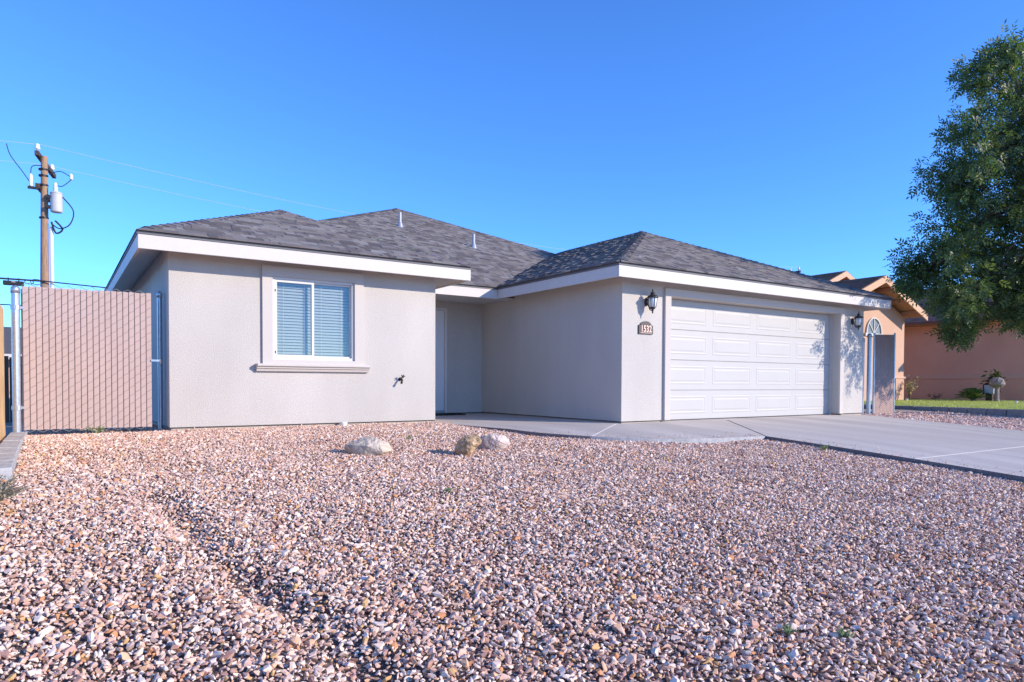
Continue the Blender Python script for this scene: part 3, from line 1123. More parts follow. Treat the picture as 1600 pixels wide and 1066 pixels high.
# wooden fence along the left boundary and the low concrete curb in front of it
wfc = thing('wood_fence', 'new yellow timber fence running beside the concrete curb', 'fence', (-1.75, -1, 0))
yy = .12
k = 0
while yy > -3.3:
    x0 = -1.74
    lean = .055 if k == 0 else .0
    t_ = 1.47 + .01 * (k % 3)
    wd = .14
    b0 = [(x0, yy - wd, -.06), (x0, yy, -.06), (x0 - .02, yy, -.06), (x0 - .02, yy - wd, -.06)]
    b1 = [(x0 - lean, yy - wd, t_), (x0 - lean, yy, t_), (x0 - .02 - lean, yy, t_), (x0 - .02 - lean, yy - wd, t_)]
    MB().hexa(b0, b1).build('plank', M['wood'], wfc)
    yy -= wd + .006
    k += 1
rl = MB()
rl.box(-1.81, -1.762, -3.3, .10, .3, .39)
rl.box(-1.83, -1.795, -3.3, .10, 1.15, 1.24)
rl.build('rail', M['wood'], wfc)
cb = thing('concrete_curb', 'low grey concrete block curb between wood fence and gravel', 'curb', (-1.6, -1.5, 0))
yy = .35
while yy > -3.2:
    L = .40
    c_ = h(yy - .2) + .045
    q = [(-1.70, yy - L), (-1.535, yy - L), (-1.535, yy), (-1.70, yy)]
    MB().hexa([(x, y, -.3) for x, y in q], [(x, y, h(y) + .035 + random.uniform(-.004, .004)) for x, y in q]).build('block', M['curb'], cb, bevel=.008)
    yy -= L + .007
# fence with its shade put into the board colour, and roof, seen in the gap behind
of = thing('dark_board_fence', 'board fence coloured dark for shade behind the gate post', 'fence', (-2.2, 3.4, 0))
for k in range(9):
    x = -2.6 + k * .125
    MB().box(x, x + .115, 3.4, 3.42, -.05, 1.02 + .02 * (k % 2)).build('plank', M['wooddark'], of)
far = thing('far_house', 'distant house with dark roof and white fascia glimpsed behind the fences', 'house', (-5.5, 24, 0))
MB().box(-9.5, -2.35, 24, 30, -.3, 1.55).build('wall', M['peach'], far)
fr_ = MB()
fr_.hexa([(-10.2, 23.4, 1.62), (-1.72, 23.4, 1.62), (-1.72, 27, 2.9), (-10.2, 27, 2.9)], [(-10.2, 23.4, 1.72), (-1.72, 23.4, 1.72), (-1.72, 27, 3.0), (-10.2, 27, 3.0)])
fr_.hexa([(-10.2, 27, 2.9), (-1.72, 27, 2.9), (-1.72, 30.6, 1.62), (-10.2, 30.6, 1.62)], [(-10.2, 27, 3.0), (-1.72, 27, 3.0), (-1.72, 30.6, 1.72), (-10.2, 30.6, 1.72)])
fr_.build('roof', M['deck'], far)
MB().box(-10.2, -1.72, 23.36, 23.398, 1.50, 1.71).build('fascia', M['fascia'], far)
MB().hexa([(-1.718, 23.36, 1.52), (-1.68, 23.36, 1.52), (-1.68, 27, 2.80), (-1.718, 27, 2.80)], [(-1.718, 23.36, 1.72), (-1.68, 23.36, 1.72), (-1.68, 27, 3.0), (-1.718, 27, 3.0)]).build('fascia', M['fascia'], far)

# ------------------------------------------------------------------ right side gate
rg = thing('chain_link_gate', 'shaded brown slatted chain link gate right of the garage', 'gate', (14.7, G + .3, 0))
YG2 = G + .30
mb = MB()
x = 14.47
while x < 15.29:
    mb.box(x, x + .052, YG2 - .006, YG2 + .006, -.03, 1.80 + .03 * (x - 14.4))
    x += .060
s_ = mb.build('slat_panel', M['slatdark'], rg)
s_['kind'] = 'stuff'
mb = MB()
for k in range(40):
    for i in range(14):
        z = -.02 + k * .048 + (i % 2) * .024
        if z < 1.78:
            mb.tube([(14.465 + i * .06, YG2 - .009, z), (14.525 + i * .06, YG2 - .009, z + .034)], .002, 3, caps=False)
mb.build('chain_link_wire', M['wire'], rg)
mb = MB()
mb.tube([(14.44, YG2, -.05), (14.44, YG2, 1.83)], .022, 10)
mb.tube([(15.33, YG2, -.05), (15.33, YG2, 1.87)], .022, 10)
mb.tube([(14.44, YG2, 1.0), (14.44, YG2, 1.0)], .02, 6)
mb.build('frame', M['galv'], rg)
post((14.20, G + .28, -.03), 1.80, .045, 'galvanised steel post of the side gate next to the garage wall')
post((14.06, G + .34, -.03), 1.70, .028, 'thin dark steel pole between garage wall and the side gate post')

# ------------------------------------------------------------------ neighbour house
nb = thing('neighbor_house', 'terracotta stucco house with brown shingle roofs and open gable eaves', 'house', (25, 4, 0))
NX, NY, NB, NE = 26.0, 2.12, .05, 2.88
WY = -1.1
GXR = 22.8
def nwall(x0, x1, y0, y1, z0, z1, m, nme='wall'):
    return MB().box(x0, x1, y0, y1, z0, z1).build(nme, m, nb)
nwall(NX, NX + .2, WY, 9, NB, NE, M['terra'])
nwall(GXR - .2, GXR, NY + .2, 9, NB, 3.0, M['peach'])
nwall(NX - .03, NX - .001, WY, 9, .87, 1.05, M['terrat'], 'wall_band')
nwall(NX - .02, NX - .001, WY, 9, .03, .20, M['terra'], 'wall_base')
nwall(NX + .2, 31, WY, WY + .2, NB, NE, M['terra'])
PKX, PKZ, RY = 20.45, 4.09, 1.55
gs = (PKZ - 3.03) / (23.1 - PKX)
def gable(px, pz, y_front, y_wall, half, depth, slope, base_z, wallmat, name_w='gable_wall', peak_in=.22, xr_wall=None):
    xl, xr = px - half, px + half
    # gable wall
    zl = pz - peak_in - (half - .55) * slope
    xr_ = xr_wall if xr_wall else px + half - .55
    poly = [(px - half + .55, base_z), (xr_, base_z), (xr_, pz - peak_in - (xr_ - px) * slope), (px, pz - peak_in), (px - half + .55, zl)]
    MB().hexa([(x, y_wall + .2, z) for x, z in poly], [(x, y_wall, z) for x, z in poly]).build(name_w, wallmat, nb)
    # two roof slopes
    rb = MB()
    for sg in (-1, 1):
        a, b = (px, pz), (px + sg * half, pz - half * slope)
        q = [(a[0], y_front, a[1]), (b[0], y_front, b[1]), (b[0], y_front + depth, b[1]), (a[0], y_front + depth, a[1])]
        if sg > 0:
            q = q[::-1]
        rb.hexa([(x, y, z - .10) for x, y, z in q], [(x, y, z - .02) for x, y, z in q])
    ro_ = rb.build('roof', M['nbwood'], nb)
    # shingles as courses of tabs
    sb_ = MB()
    SB = [(.20, .135, .11), (.24, .165, .135), (.165, .11, .092), (.22, .14, .11), (.19, .145, .125)]
    for sg in (-1, 1):
        L = half * math.hypot(1, slope)
        ux, uz = sg / math.hypot(1, slope), -slope / math.hypot(1, slope)
        d = 0
        while d < L:
            y = y_front - .03
            while y < y_front + depth:
                wy = random.choice((.2, .28, .36))
                e1 = min(L + .03, d + .15)
                c = [v * random.uniform(.85, 1.15) for v in random.choice(SB)]
                p = [(px + ux * d, y, pz + uz * d - .012), (px + ux * e1, y, pz + uz * e1 + .012), (px + ux * e1, y + wy, pz + uz * e1 + .012), (px + ux * d, y + wy, pz + uz * d - .012)]
                if sg < 0:
                    p = p[::-1]
                sb_.hexa([(a, b, c_ - .012) for a, b, c_ in p], p, c)
                y += wy + .004
            d += .145
    o = sb_.build('shingle_field', M['shingle'], ro_, tint=True)
    o['kind'] = 'stuff'
    # barge boards and lookouts
    for sg in (-1, 1):
        b = (px + sg * half, pz - half * slope)
        q0 = [(px, y_front - .04, pz - .24), (b[0], y_front - .04, b[1] - .24), (b[0], y_front, b[1] - .24), (px, y_front, pz - .24)]
        q1 = [(x, y, z + .215) for x, y, z in q0]
        if sg < 0:
            q0, q1 = q0[::-1], q1[::-1]
        MB().hexa(q0, q1).build('barge_board', M['nbtrim'], nb)
        for f_ in (.22, .52, .82):
            x = px + sg * half * f_
            z = pz - half * f_ * slope - .11
            MB().box(x - .045, x + .045, y_front, y_wall, z - .13, z - .0).build('lookout_beam', M['nbwood'], nb)
gable(PKX, PKZ, RY, NY, 2.65, 7, gs, NB, M['peach'], xr_wall=GXR)
# plinth moulding on the gable corner
nwall(GXR - .7, GXR + .03, NY - .06, NY - .001, .86, .93, M['terrat'], 'wall_band')
nwall(GXR - .55, GXR - .02, NY - .03, NY - .001, .10, .86, M['peach'], 'plinth')
gable(24.6, 5.12, 5.3, 5.9, 2.2, 6, .42, 2.0, M['peach'])
# arched window in the gable wall
AXC, AZ0, AR = 20.85, 2.27, .47
ap = [(AXC + AR * math.cos(a), AZ0 + AR * 1.17 * math.sin(a)) for a in [k * math.pi / 16 for k in range(17)]]
aw = MB()
ai = [(AXC + (AR - .05) * math.cos(a), AZ0 + .03 + (AR - .05) * 1.15 * math.sin(a)) for a in [k * math.pi / 16 for k in range(17)]]
for i in range(16):
    aw.hexa([(ap[i][0], NY - .05, ap[i][1]), (ap[i + 1][0], NY - .05, ap[i + 1][1]), (ai[i + 1][0], NY - .05, ai[i + 1][1]), (ai[i][0], NY - .05, ai[i][1])],
            [(ap[i][0], NY - .002, ap[i][1]), (ap[i + 1][0], NY - .002, ap[i + 1][1]), (ai[i + 1][0], NY - .002, ai[i + 1][1]), (ai[i][0], NY - .002, ai[i][1])])
aw.box(AXC - AR - .06, AXC + AR + .06, NY - .055, NY - .003, AZ0 - .06, AZ0 + .03)
for a in (R(45), R(90), R(135)):
    d = Vector((math.cos(a), 0, math.sin(a) * 1.15))
    s = Vector((-math.sin(a), 0, math.cos(a))) * .014
    c = Vector((AXC, NY - .04, AZ0 + .03))
    e = c + d * (AR - .04)
    aw.hexa([c - s, e - s, e + s, c + s], [v + Vector((0, .03, 0)) for v in (c - s, e - s, e + s, c + s)])
awo = aw.build('arched_window', M['vinyl'], nb)
pn = MB()
pn.hexa([(x, NY - .006, z) for x, z in ai], [(x, NY - .012, z) for x, z in ai])
pgm = mat('far_glass', (.25, .31, .36), .12, spec=.8)
pn.build('pane', pgm, awo)
# wing roof above the shaded wall
wr = MB()
ws = .45
def wz(x):
    return NE + .10 + (x - (NX - .55)) * ws
q = [(NX - .55, WY - .5, wz(NX - .55)), (NX + 3.2, WY - .5, wz(NX + 3.2)), (NX + 3.2, 9.5, wz(NX + 3.2)), (NX - .55, 9.5, wz(NX - .55))]
wr.hexa([(x, y, z - .1) for x, y, z in q], q)
q2 = [(NX + 3.2, WY - .5, wz(NX + 3.2)), (NX + 9, WY - .5, NE + .1), (NX + 9, 9.5, NE + .1), (NX + 3.2, 9.5, wz(NX + 3.2))]
wr.hexa([(x, y, z - .1) for x, y, z in q2], q2)
wro = wr.build('roof', M['nbwood'], nb)
sb_ = MB()
SB = [(.20, .135, .11), (.24, .165, .135), (.165, .11, .092), (.22, .14, .11), (.19, .145, .125)]
d = 0
while d < 3.75:
    y = WY - .5
    while y < 9.2:
        wy = random.choice((.2, .28, .36))
        x0_, x1_ = NX - .58 + d, NX - .58 + d + .15
        if True:
            c = [v * random.uniform(.85, 1.15) for v in random.choice(SB)]
            p = [(x0_, y, wz(x0_) + .026), (x1_, y, wz(x1_) + .006), (x1_, y + wy, wz(x1_) + .006), (x0_, y + wy, wz(x0_) + .026)]
            sb_.hexa([(a, b, c_ - .014) for a, b, c_ in p], p, c)
        y += wy + .004
    d += .135
o = sb_.build('shingle_field', M['shingle'], wro, tint=True)
o['kind'] = 'stuff'
gu = MB()
gu.box(NX - .66, NX - .56, WY - .5, 9.4, NE + .0, NE + .10)
gu.build('gutter', M['gutter'], nb)
MB().box(NX - .56, NX, WY - .4, 9.4, NE - .03, NE - .0).build('soffit', M['nbwood'], nb)
dsp = MB()
dsp.tube([(NX - .61, 3.7, NE), (NX - .55, 3.7, NE - .12), (NX - .12, 3.75, NE - .25)], .045, 6)
dsp.build('downspout', M['gutter'], nb)

# ------------------------------------------------------------------ block edging, lawn, things on the lawn
bk = thing('block_edging', 'low grey block edging holding the lawn above the gravel strip', 'edging', (17.2, -3, 0))
def ktop(y):
    return .085 + .02 * (y + 3) / 4
y = 1.9
while y > -9:
    L = .40
    q = [(17.2, y - L), (17.4, y - L), (17.4, y), (17.2, y)]
    MB().hexa([(a, b, -.35) for a, b in q], [(a, b, ktop(b) + random.uniform(-.006, .006)) for a, b in q]).build('block', M['block'], bk, bevel=.01)
    y -= L + .012
def lz(x, y):
    return ktop(y) - .02 + (x - 17.4) / 8.6 * .02
struct(grid_sheet('lawn', [17.395, 19, 21, 23.0, 26.1], [-9, -6, -3, 0, 2.1, 6], lz, M['lawn']))
nbld = 42000
bx_ = rng.uniform(17.38, 25.9, nbld)
by_ = rng.uniform(-6.5, 2.05, nbld)
vs = np.zeros((nbld, 3, 3))
ang_ = rng.uniform(0, 2 * np.pi, nbld)
hgt = rng.uniform(.03, .065, nbld)
wd_ = .007
bz_ = .085 + .02 * (by_ + 3) / 4 - .02 + (bx_ - 17.4) / 8.6 * .02
vs[:, 0] = np.stack([bx_ - wd_ * np.cos(ang_), by_ - wd_ * np.sin(ang_), bz_], 1)
vs[:, 1] = np.stack([bx_ + wd_ * np.cos(ang_), by_ + wd_ * np.sin(ang_), bz_], 1)
vs[:, 2] = np.stack([bx_ + rng.normal(0, .02, nbld), by_ + rng.normal(0, .02, nbld), bz_ + hgt], 1)
def tri_mesh(name, tri, m, tone, parent=None, loc=None):
    """tri: (n,k,3) polygons, tone per polygon"""
    n_, k_ = tri.shape[:2]
    me = bpy.data.meshes.new(name)
    me.vertices.add(n_ * k_)
    me.vertices.foreach_set('co', tri.reshape(-1).astype(np.float32))
    me.loops.add(n_ * k_)
    me.loops.foreach_set('vertex_index', np.arange(n_ * k_, dtype=np.int32))
    me.polygons.add(n_)
    me.polygons.foreach_set('loop_start', np.arange(0, n_ * k_, k_, dtype=np.int32))
    me.polygons.foreach_set('loop_total', np.full(n_, k_, dtype=np.int32))
    a = me.attributes.new('tone', 'FLOAT', 'FACE')
    a.data.foreach_set('value', tone.astype(np.float32))
    me.materials.append(m)
    me.update()
    me.validate()
    o = bpy.data.objects.new(name, me)
    COL.objects.link(o)
    put(o, parent, loc)
    return o
go = tri_mesh('grass', vs, M['grass'], rng.random(nbld))
go['label'] = 'short sunlit green lawn grass behind the block edging'
go['category'] = 'grass'
go['kind'] = 'stuff'

def leaves(centers, size, spread_dir=None, droop=.3, flat=.5):
    """pointed leaf quads (rhombs) at centres with random orientation -> (n,4,3)"""
    n_ = len(centers)
    d = rng.normal(size=(n_, 3))
    if spread_dir is not None:
        d = d * .7 + spread_dir
    d[:, 2] -= droop
    d /= np.linalg.norm(d, axis=1)[:, None]
    u = rng.normal(size=(n_, 3))
    s = np.cross(d, u)
    s /= np.linalg.norm(s, axis=1)[:, None]
    L = (size * rng.uniform(.7, 1.3, n_))[:, None]
    c = np.asarray(centers)
    return np.stack([c, c + d * L * .45 + s * L * .22, c + d * L, c + d * L * .45 - s * L * .22], 1)

# sago palm
sg_ = thing('sago_palm', 'small green sago palm on the lawn against the terracotta wall', 'palm', (24.0, .48, .09))
fr, tn = [], []
for k in range(26):
    a = k * 2.399 + random.uniform(-.2, .2)
    el = R(22 + 50 * (k / 26))
    L = .66
    base = np.array([24.0, .48, .15])
    dirh = np.array([math.cos(a), math.sin(a), 0])
    sd_ = np.array([-math.sin(a), math.cos(a), 0])
    for j in range(16):
        t = (j + 1) / 16
        p = base + dirh * L * t * math.cos(el) + np.array([0, 0, L * (t * math.sin(el) - .33 * t * t)])
        ll = .12 * math.sin(math.pi * min(1, t * .9 + .12))
        tg = dirh * math.cos(el) + np.array([0, 0, math.sin(el) - .66 * t])
        tg /= np.linalg.norm(tg)
        for s in (-1, 1):
            e = p + sd_ * s * ll + tg * ll * .55 + np.array([0, 0, ll * .45])
            fr.append([p - tg * .020, p + tg * .020, e + tg * .008, e - tg * .008])
            tn.append(random.random())
tri_mesh('fronds', np.array(fr), M['sago'], np.array(tn), sg_)
MB().lathe([(.07, -.1), (.09, .03), (.06, .09)], 10, (24.0, .48, .09)).build('trunk', M['bark'], sg_)

def bushy(name, label, cat, base, stems, hgt, leaf, m, nleaf, spread, stem_m, lean=(0, 0), tipbias=0.4, group=None):
    t = thing(name, label, cat, base, group)
    mb = MB()
    cs = []
    for k in range(stems):
        a = random.uniform(0, 2 * math.pi)
        rr = spread * random.uniform(.3, 1)
        b = Vector(base)
        tip = b + Vector((rr * math.cos(a) + lean[0], rr * math.sin(a) + lean[1], hgt * random.uniform(.6, 1)))
        mid = b.lerp(tip, .5) + Vector((0, 0, hgt * .08))
        mb.tube([b, mid, tip], [.008, .006, .003], 5)
        for j in range(nleaf):
            q = random.uniform(tipbias, 1)
            p = (b.lerp(mid, q * 2) if q < .5 else mid.lerp(tip, q * 2 - 1))
            cs.append(np.array(p) + rng.normal(0, leaf * .5, 3))
    mb.build('stem', stem_m, t)
    cs = np.array(cs)
    tri_mesh('foliage', leaves(cs, leaf), m, rng.random(len(cs)), t)
    return t
bushy('leafy_shrub', 'thin dark leafy shrub leaning beside the stone ornament', 'shrub', (24.6, .28, .08), 8, 1.02, .16, M['shrub'], 34, .16, M['bark'], lean=(-.05, -.22), tipbias=.45)
bushy('flower_bush', 'straggly pale flowering bush at the peach gable corner', 'shrub', (22.55, 1.8, .08), 10, .92, .09, M['rose'], 12, .35, M['bark'])
bushy('seedling', 'dark wispy seedlings along the foot of the terracotta wall', 'plant', (25.6, 2.4, .08), 9, .25, .06, M['shrub'], 8, .5, M['bark'])
ox, oy, oz = 24.2, -.13, .08
od = thing('stone_ornament', 'carved stone garden pillar with a rounded basket top by the terracotta wall', 'ornament', (ox, oy, oz))
MB().lathe([(.10, 0), (.085, .06), (.07, .12), (.066, .46), (.085, .50)], 12, (ox, oy, oz)).build('pillar', M['stone'], od, smooth=False)
tm = MB()
tm.lathe([(.08, .50), (.17, .53), (.225, .59), (.225, .65), (.18, .74), (.11, .80), (.03, .82)], 14, (ox, oy, oz))
for k in range(10):
    a = k * math.pi / 5
    tm.tube([(ox + .21 * math.cos(a), oy + .21 * math.sin(a), oz + .58), (ox + .21 * math.cos(a + .5), oy + .21 * math.sin(a + .5), oz + .70), (ox + .09 * math.cos(a + 1), oy + .09 * math.sin(a + 1), oz + .81)], .018, 5)
tm.build('basket_top', M['stone'], od)
ub = thing('utility_box', 'small pale blue box on a dark stand by the terracotta wall', 'utility box', (24.25, .09, .08))
MB().box(24.18, 24.34, -.03, .24, .36, .65).build('box', M['box'], ub, bevel=.01)
MB().box(24.17, 24.35, .245, .265, .34, .67).build('rim', M['black'], ub)
MB().box(24.22, 24.30, .01, .20, .04, .36).build('stand', M['wooddark'], ub)
for x, y, lab in ((22.5, -1.3, 'small white sprinkler head in the lawn near the stone ornament'), (21.8, 1.5, 'small white sprinkler head in the lawn near the flowering bush')):
    s_ = MB().lathe([(.03, -.03), (.03, .05), (.045, .05), (.045, .07), (.01, .075)], 10, (0, 0, 0)).build('sprinkler_head', M['pvc'])
    s_.location = (x, y, lz(x, y) + .02)
    tag(s_, lab, 'sprinkler', 'sprinkler heads in the lawn')

# ------------------------------------------------------------------ utility poles and wires
PY = 17.0
def utility_pole(x, label, full=True):
    t = thing('utility_pole', label, 'utility pole', (x, PY, 0))
    MB().tube([(x - .02, PY, -.5), (x, PY, 4), (x + .03, PY, 7.9)], [.135, .12, .095], 12).build('pole', M['pole'], t)
    for z, l0, l1 in (((7.92, -.25, 2.5), (6.9, -.2, 1.8)) if full else ((7.92, -.25, .8), (7.6, -.2, .6))):
        mb = MB()
        e0, e1 = Vector((x + l0 * .17, PY + l0, 0)), Vector((x + l1 * .17, PY + l1, 0))
        sx = Vector((.055, -.01, 0))
        q = [e0 - sx - Vector((.13, 0, 0)), e0 + sx - Vector((.13, 0, 0)), e1 + sx - Vector((.13, 0, 0)), e1 - sx - Vector((.13, 0, 0))]
        mb.hexa([v + Vector((0, 0, z - .07)) for v in q], [v + Vector((0, 0, z + .07)) for v in q])
        mb.build('crossarm', M['arm'], t)
        mb = MB()
        mb.tube([(x + .0, PY + .12, z - .6), (x + l1 * .06, PY + l1 * .45, z - .08)], .022, 5)
        mb.build('brace', M['black'], t)
    ins = [(x - .13 - .02, PY - .12, 7.98), (x + (.23 if full else .0), PY + (2.15 if full else .6), 7.98)]
    for q in ins:
        MB().lathe([(.03, 0), (.03, .08), (.075, .09), (.085, .13), (.05, .15), (.07, .17), (.06, .24), (.02, .27)], 10, q).build('insulator', M['porc'], t, smooth=True)
    if full:
        MB().lathe([(.02, -.42), (.155, -.42), (.17, -.39), (.17, .16), (.18, .17), (.18, .19), (.14, .23), (.06, .25)], 20, (x + .34, PY - .25, 6.52)).build('transformer_can', M['can'], t, smooth=False)
        mb = MB()
        mb.lathe([(.04, 0), (.075, .05), (.05, .09), (.075, .13), (.05, .17), (.065, .21), (.03, .30)], 10, (x + .32, PY - .25, 6.75))
        mb.lathe([(.035, 0), (.06, .04), (.04, .08), (.06, .12), (.02, .2)], 10, (x + .75, PY - .3, 7.2))
        mb.lathe([(.035, 0), (.06, .06), (.04, .12), (.06, .18), (.05, .36), (.02, .42)], 10, (x - .33, PY - .1, 6.85))
        mb.build('bushing', M['porc'], t, smooth=True)
        for z in (6.2, 6.52):
            MB().box(x + .08, x + .20, PY - .3, PY - .18, z, z + .1).build('bracket', M['black'], t)
        for z in (5.9, 7.25, 6.95, 7.45):
            MB().lathe([(.135, 0), (.135, .05)], 12, (x, PY, z)).build('band', M['black'], t)
        MB().box(x - .42, x - .12, PY - .2, PY - .1, 6.78, 6.85).build('bracket', M['black'], t)
        mb = MB()
        def arc(pts, r=.014):
            q = [Vector(v) for v in pts]
            out = []
            for i in range(len(q) - 1):
                p0, p1, p2, p3 = q[max(i - 1, 0)], q[i], q[i + 1], q[min(i + 2, len(q) - 1)]
                for k in range(5):
                    s = k / 5
                    out.append(.5 * ((2 * p1) + (-p0 + p2) * s + (2 * p0 - 5 * p1 + 4 * p2 - p3) * s * s + (-p0 + 3 * p1 - 3 * p2 + p3) * s ** 3))
            mb.tube(out + [q[-1]], r, 5)
        arc([(x - .95, PY - .1, 8.1), (x - .85, PY - .1, 7.75), (x - .55, PY - .1, 7.3), (x - .35, PY - .1, 6.98)])
        arc([(x - .33, PY - .1, 7.2), (x - .3, PY - .1, 7.5), (x - .05, PY - .2, 7.55)])
        arc([(x + .15, PY - .2, 7.3), (x + .45, PY - .3, 7.42), (x + .72, PY - .3, 7.3)])
        arc([(x + .50, PY - .28, 6.62), (x + .80, PY - .3, 6.2), (x + .70, PY - .3, 5.75), (x + .42, PY - .2, 5.6), (x + .2, PY - .15, 5.75)], .02)
        arc([(x + .75, PY - .3, 7.2), (x + .5, PY - .3, 6.95), (x + .34, PY - .26, 6.98)])
        arc([(x + .2, PY - .15, 5.8), (x + .32, PY - .15, 5.45), (x + .5, PY - .15, 5.6), (x + .3, PY - .15, 5.85)], .03)
        mb.build('drop_wire', M['dwire'], t)
        MB().tube([(x + .2, PY - .06, -.3), (x + .2, PY - .06, 5.65)], .055, 8).build('conduit', M['porc'], t)
    return t
utility_pole(-1.52, 'wooden utility pole with grey transformer can behind the slatted gate')
utility_pole(38.95, 'distant utility pole top showing above the garage roof', False)
def wire(a, b, sag, r, m, label, cat='wire', group=None):
    a, b = Vector(a), Vector(b)
    pts = [a.lerp(b, k / 40) - Vector((0, 0, sag * 4 * (k / 40) * (1 - k / 40))) for k in range(41)]
    o = MB().tube(pts, r, 5).build('overhead_wire', m)
    tag(o, label, cat, group)
wire((-1.53, PY - .12, 8.23), (38.94, PY - .12, 8.23), 1.0, .0065, M['lwire'], 'pale power line strung over the house roof from the pole top', 'wire', 'power lines')
wire((-1.53, PY + 2.15, 8.2), (38.94, PY + 2.15, 8.2), 1.0, .0065, M['lwire'], 'pale power line strung over the house roof from the crossarm end', 'wire', 'power lines')
wire((-45, PY - .12, 8.23), (-1.53, PY - .12, 8.23), .8, .0065, M['lwire'], 'pale power line leaving the transformer pole from its top insulator', 'wire', 'power lines')
wire((-45, PY + 2.15, 8.2), (-1.53, PY + 2.15, 8.2), .8, .0065, M['lwire'], 'pale power line leaving the transformer pole from its crossarm end', 'wire', 'power lines')
wire((-45, PY - .2, 3.9), (-1.5, PY - .2, 3.86), .05, .03, M['dwire'], 'black telephone cable with a terminal box hanging on it', 'cable')
wire((-1.5, PY - .2, 3.86), (38.94, PY - .2, 3.9), .45, .022, M['dwire'], 'dark telephone cable running from the pole behind the house roof', 'cable')
wire((-45, PY - .25, 2.95), (-1.5, PY - .25, 3.05), .1, .02, M['dwire'], 'thin lower black cable below the terminal box', 'cable')
tbx = thing('cable_terminal_box', 'black terminal box hanging from the telephone cable', 'terminal box', (-2.33, PY - .2, 3.68))
MB().box(-2.60, -2.06, PY - .28, PY - .12, 3.66, 3.80).build('box', M['black'], tbx, bevel=.02)
hgm = MB()
hgm.box(-2.48, -2.45, PY - .22, PY - .18, 3.80, 3.90)
hgm.box(-2.21, -2.18, PY - .22, PY - .18, 3.80, 3.90)
hgm.build('hanger', M['black'], tbx)
MB().box(-2.38, -2.28, PY - .286, PY - .281, 3.755, 3.775).build('tag', M['digit'], tbx)
lp = MB()
for c_, r_ in (((-1.93, PY - .2, 3.80), .09), ((-1.74, PY - .2, 3.82), .12)):
    lp.tube([(c_[0] + r_ * 1.3 * math.cos(a), c_[1], c_[2] + r_ * .7 * math.sin(a)) for a in [k * math.pi / 8 for k in range(17)]], .012, 5, caps=False)
lp.build('cable_loop', M['dwire'], tbx)

# ------------------------------------------------------------------ the tree on the right
tree = thing('ash_tree', 'large dark green leafy tree overhanging the terracotta house and driveway edge', 'tree', (17.3, -5.6, 0))
Fh = Vector((math.sin(YAW), math.cos(YAW), 0))
Rh = Vector((math.cos(YAW), -math.sin(YAW), 0))
C0 = Vector((CAM.x, CAM.y, 0))
TD = 15.2
def tpos(px, py, dd):
    """a crown point given by bearing and height seen from the street, dd metres in front of or behind the trunk"""
    D = TD + dd
    return C0 + Fh * D + Rh * ((px - 800) / FPX * D) + Vector((0, 0, CAM.z + (599 - py) / FPX * D))
trunk_base = C0 + Fh * TD + Rh * ((1720 - 800) / FPX * TD)
# crown lobes: (px, py, radius px, depth centre, depth radius)
lobes = [(1592, 158, 60, 0, 1.2), (1545, 215, 75, -.3, 1.5), (1478, 275, 58, 0, 1.1), (1500, 345, 72, .2, 1.4), (1452, 412, 46, .1, .8), (1425, 425, 26, .1, .5),
         (1530, 420, 85, -.3, 1.6), (1500, 470, 44, -.3, .8), (1600, 300, 120, .3, 2.0), (1620, 420, 90, .2, 1.8), (1710, 210, 110, 0, 1.8), (1700, 280, 140, 0, 2.4),
         (1720, 400, 110, 0, 2.2), (1800, 220, 120, 0, 2.0), (1830, 350, 110, 0, 2.0), (1645, 145, 48, .2, 1.0), (1598, 485, 40, -.2, .7), (1505, 512, 14, -.3, .3), (1562, 106, 36, 0, .8),
         (1515, 120, 26, 0, .5), (1556, 80, 14, 0, .3)]
tips = []
for px, py, pr_, dc, dr_ in lobes:
    nclump = max(4, int(pr_ * pr_ * .0046 + 6))
    for _ in range(nclump):
        v = rng.normal(size=3)
        v /= np.linalg.norm(v)
        v *= rng.random() ** (1 / 2.2)
        tips.append((tpos(px + v[0] * pr_, py + v[1] * pr_ * .95, dc + v[2] * dr_), min(1, .35 + pr_ / 120)))
tb_ = MB()
tz = 2.2
top_t = trunk_base + Vector((.1, .05, tz))
tb_.tube([trunk_base + Vector((0, 0, -.3)), trunk_base + Vector((.03, 0, 1.0)), top_t], [.22, .17, .15], 12)
hubs = []
for px, py, pr_, dc, dr_ in lobes:
    if pr_ < 40:
        continue
    hb_ = tpos(px, py + pr_ * .2, dc)
    mid = top_t.lerp(hb_, .5) + Vector((0, 0, .35))
    tb_.tube([top_t, mid, hb_], [.085, .05, .02], 7)
    hubs.append(hb_)
for p, _ in tips:
    hb_ = min(hubs, key=lambda q: (q - p).length)
    tb_.tube([hb_, hb_.lerp(p, .5) + Vector((0, 0, .06)), p], [.018, .011, .005], 4, caps=False)
tb_.build('trunk', M['bark'], tree)
quads, tones = [], []
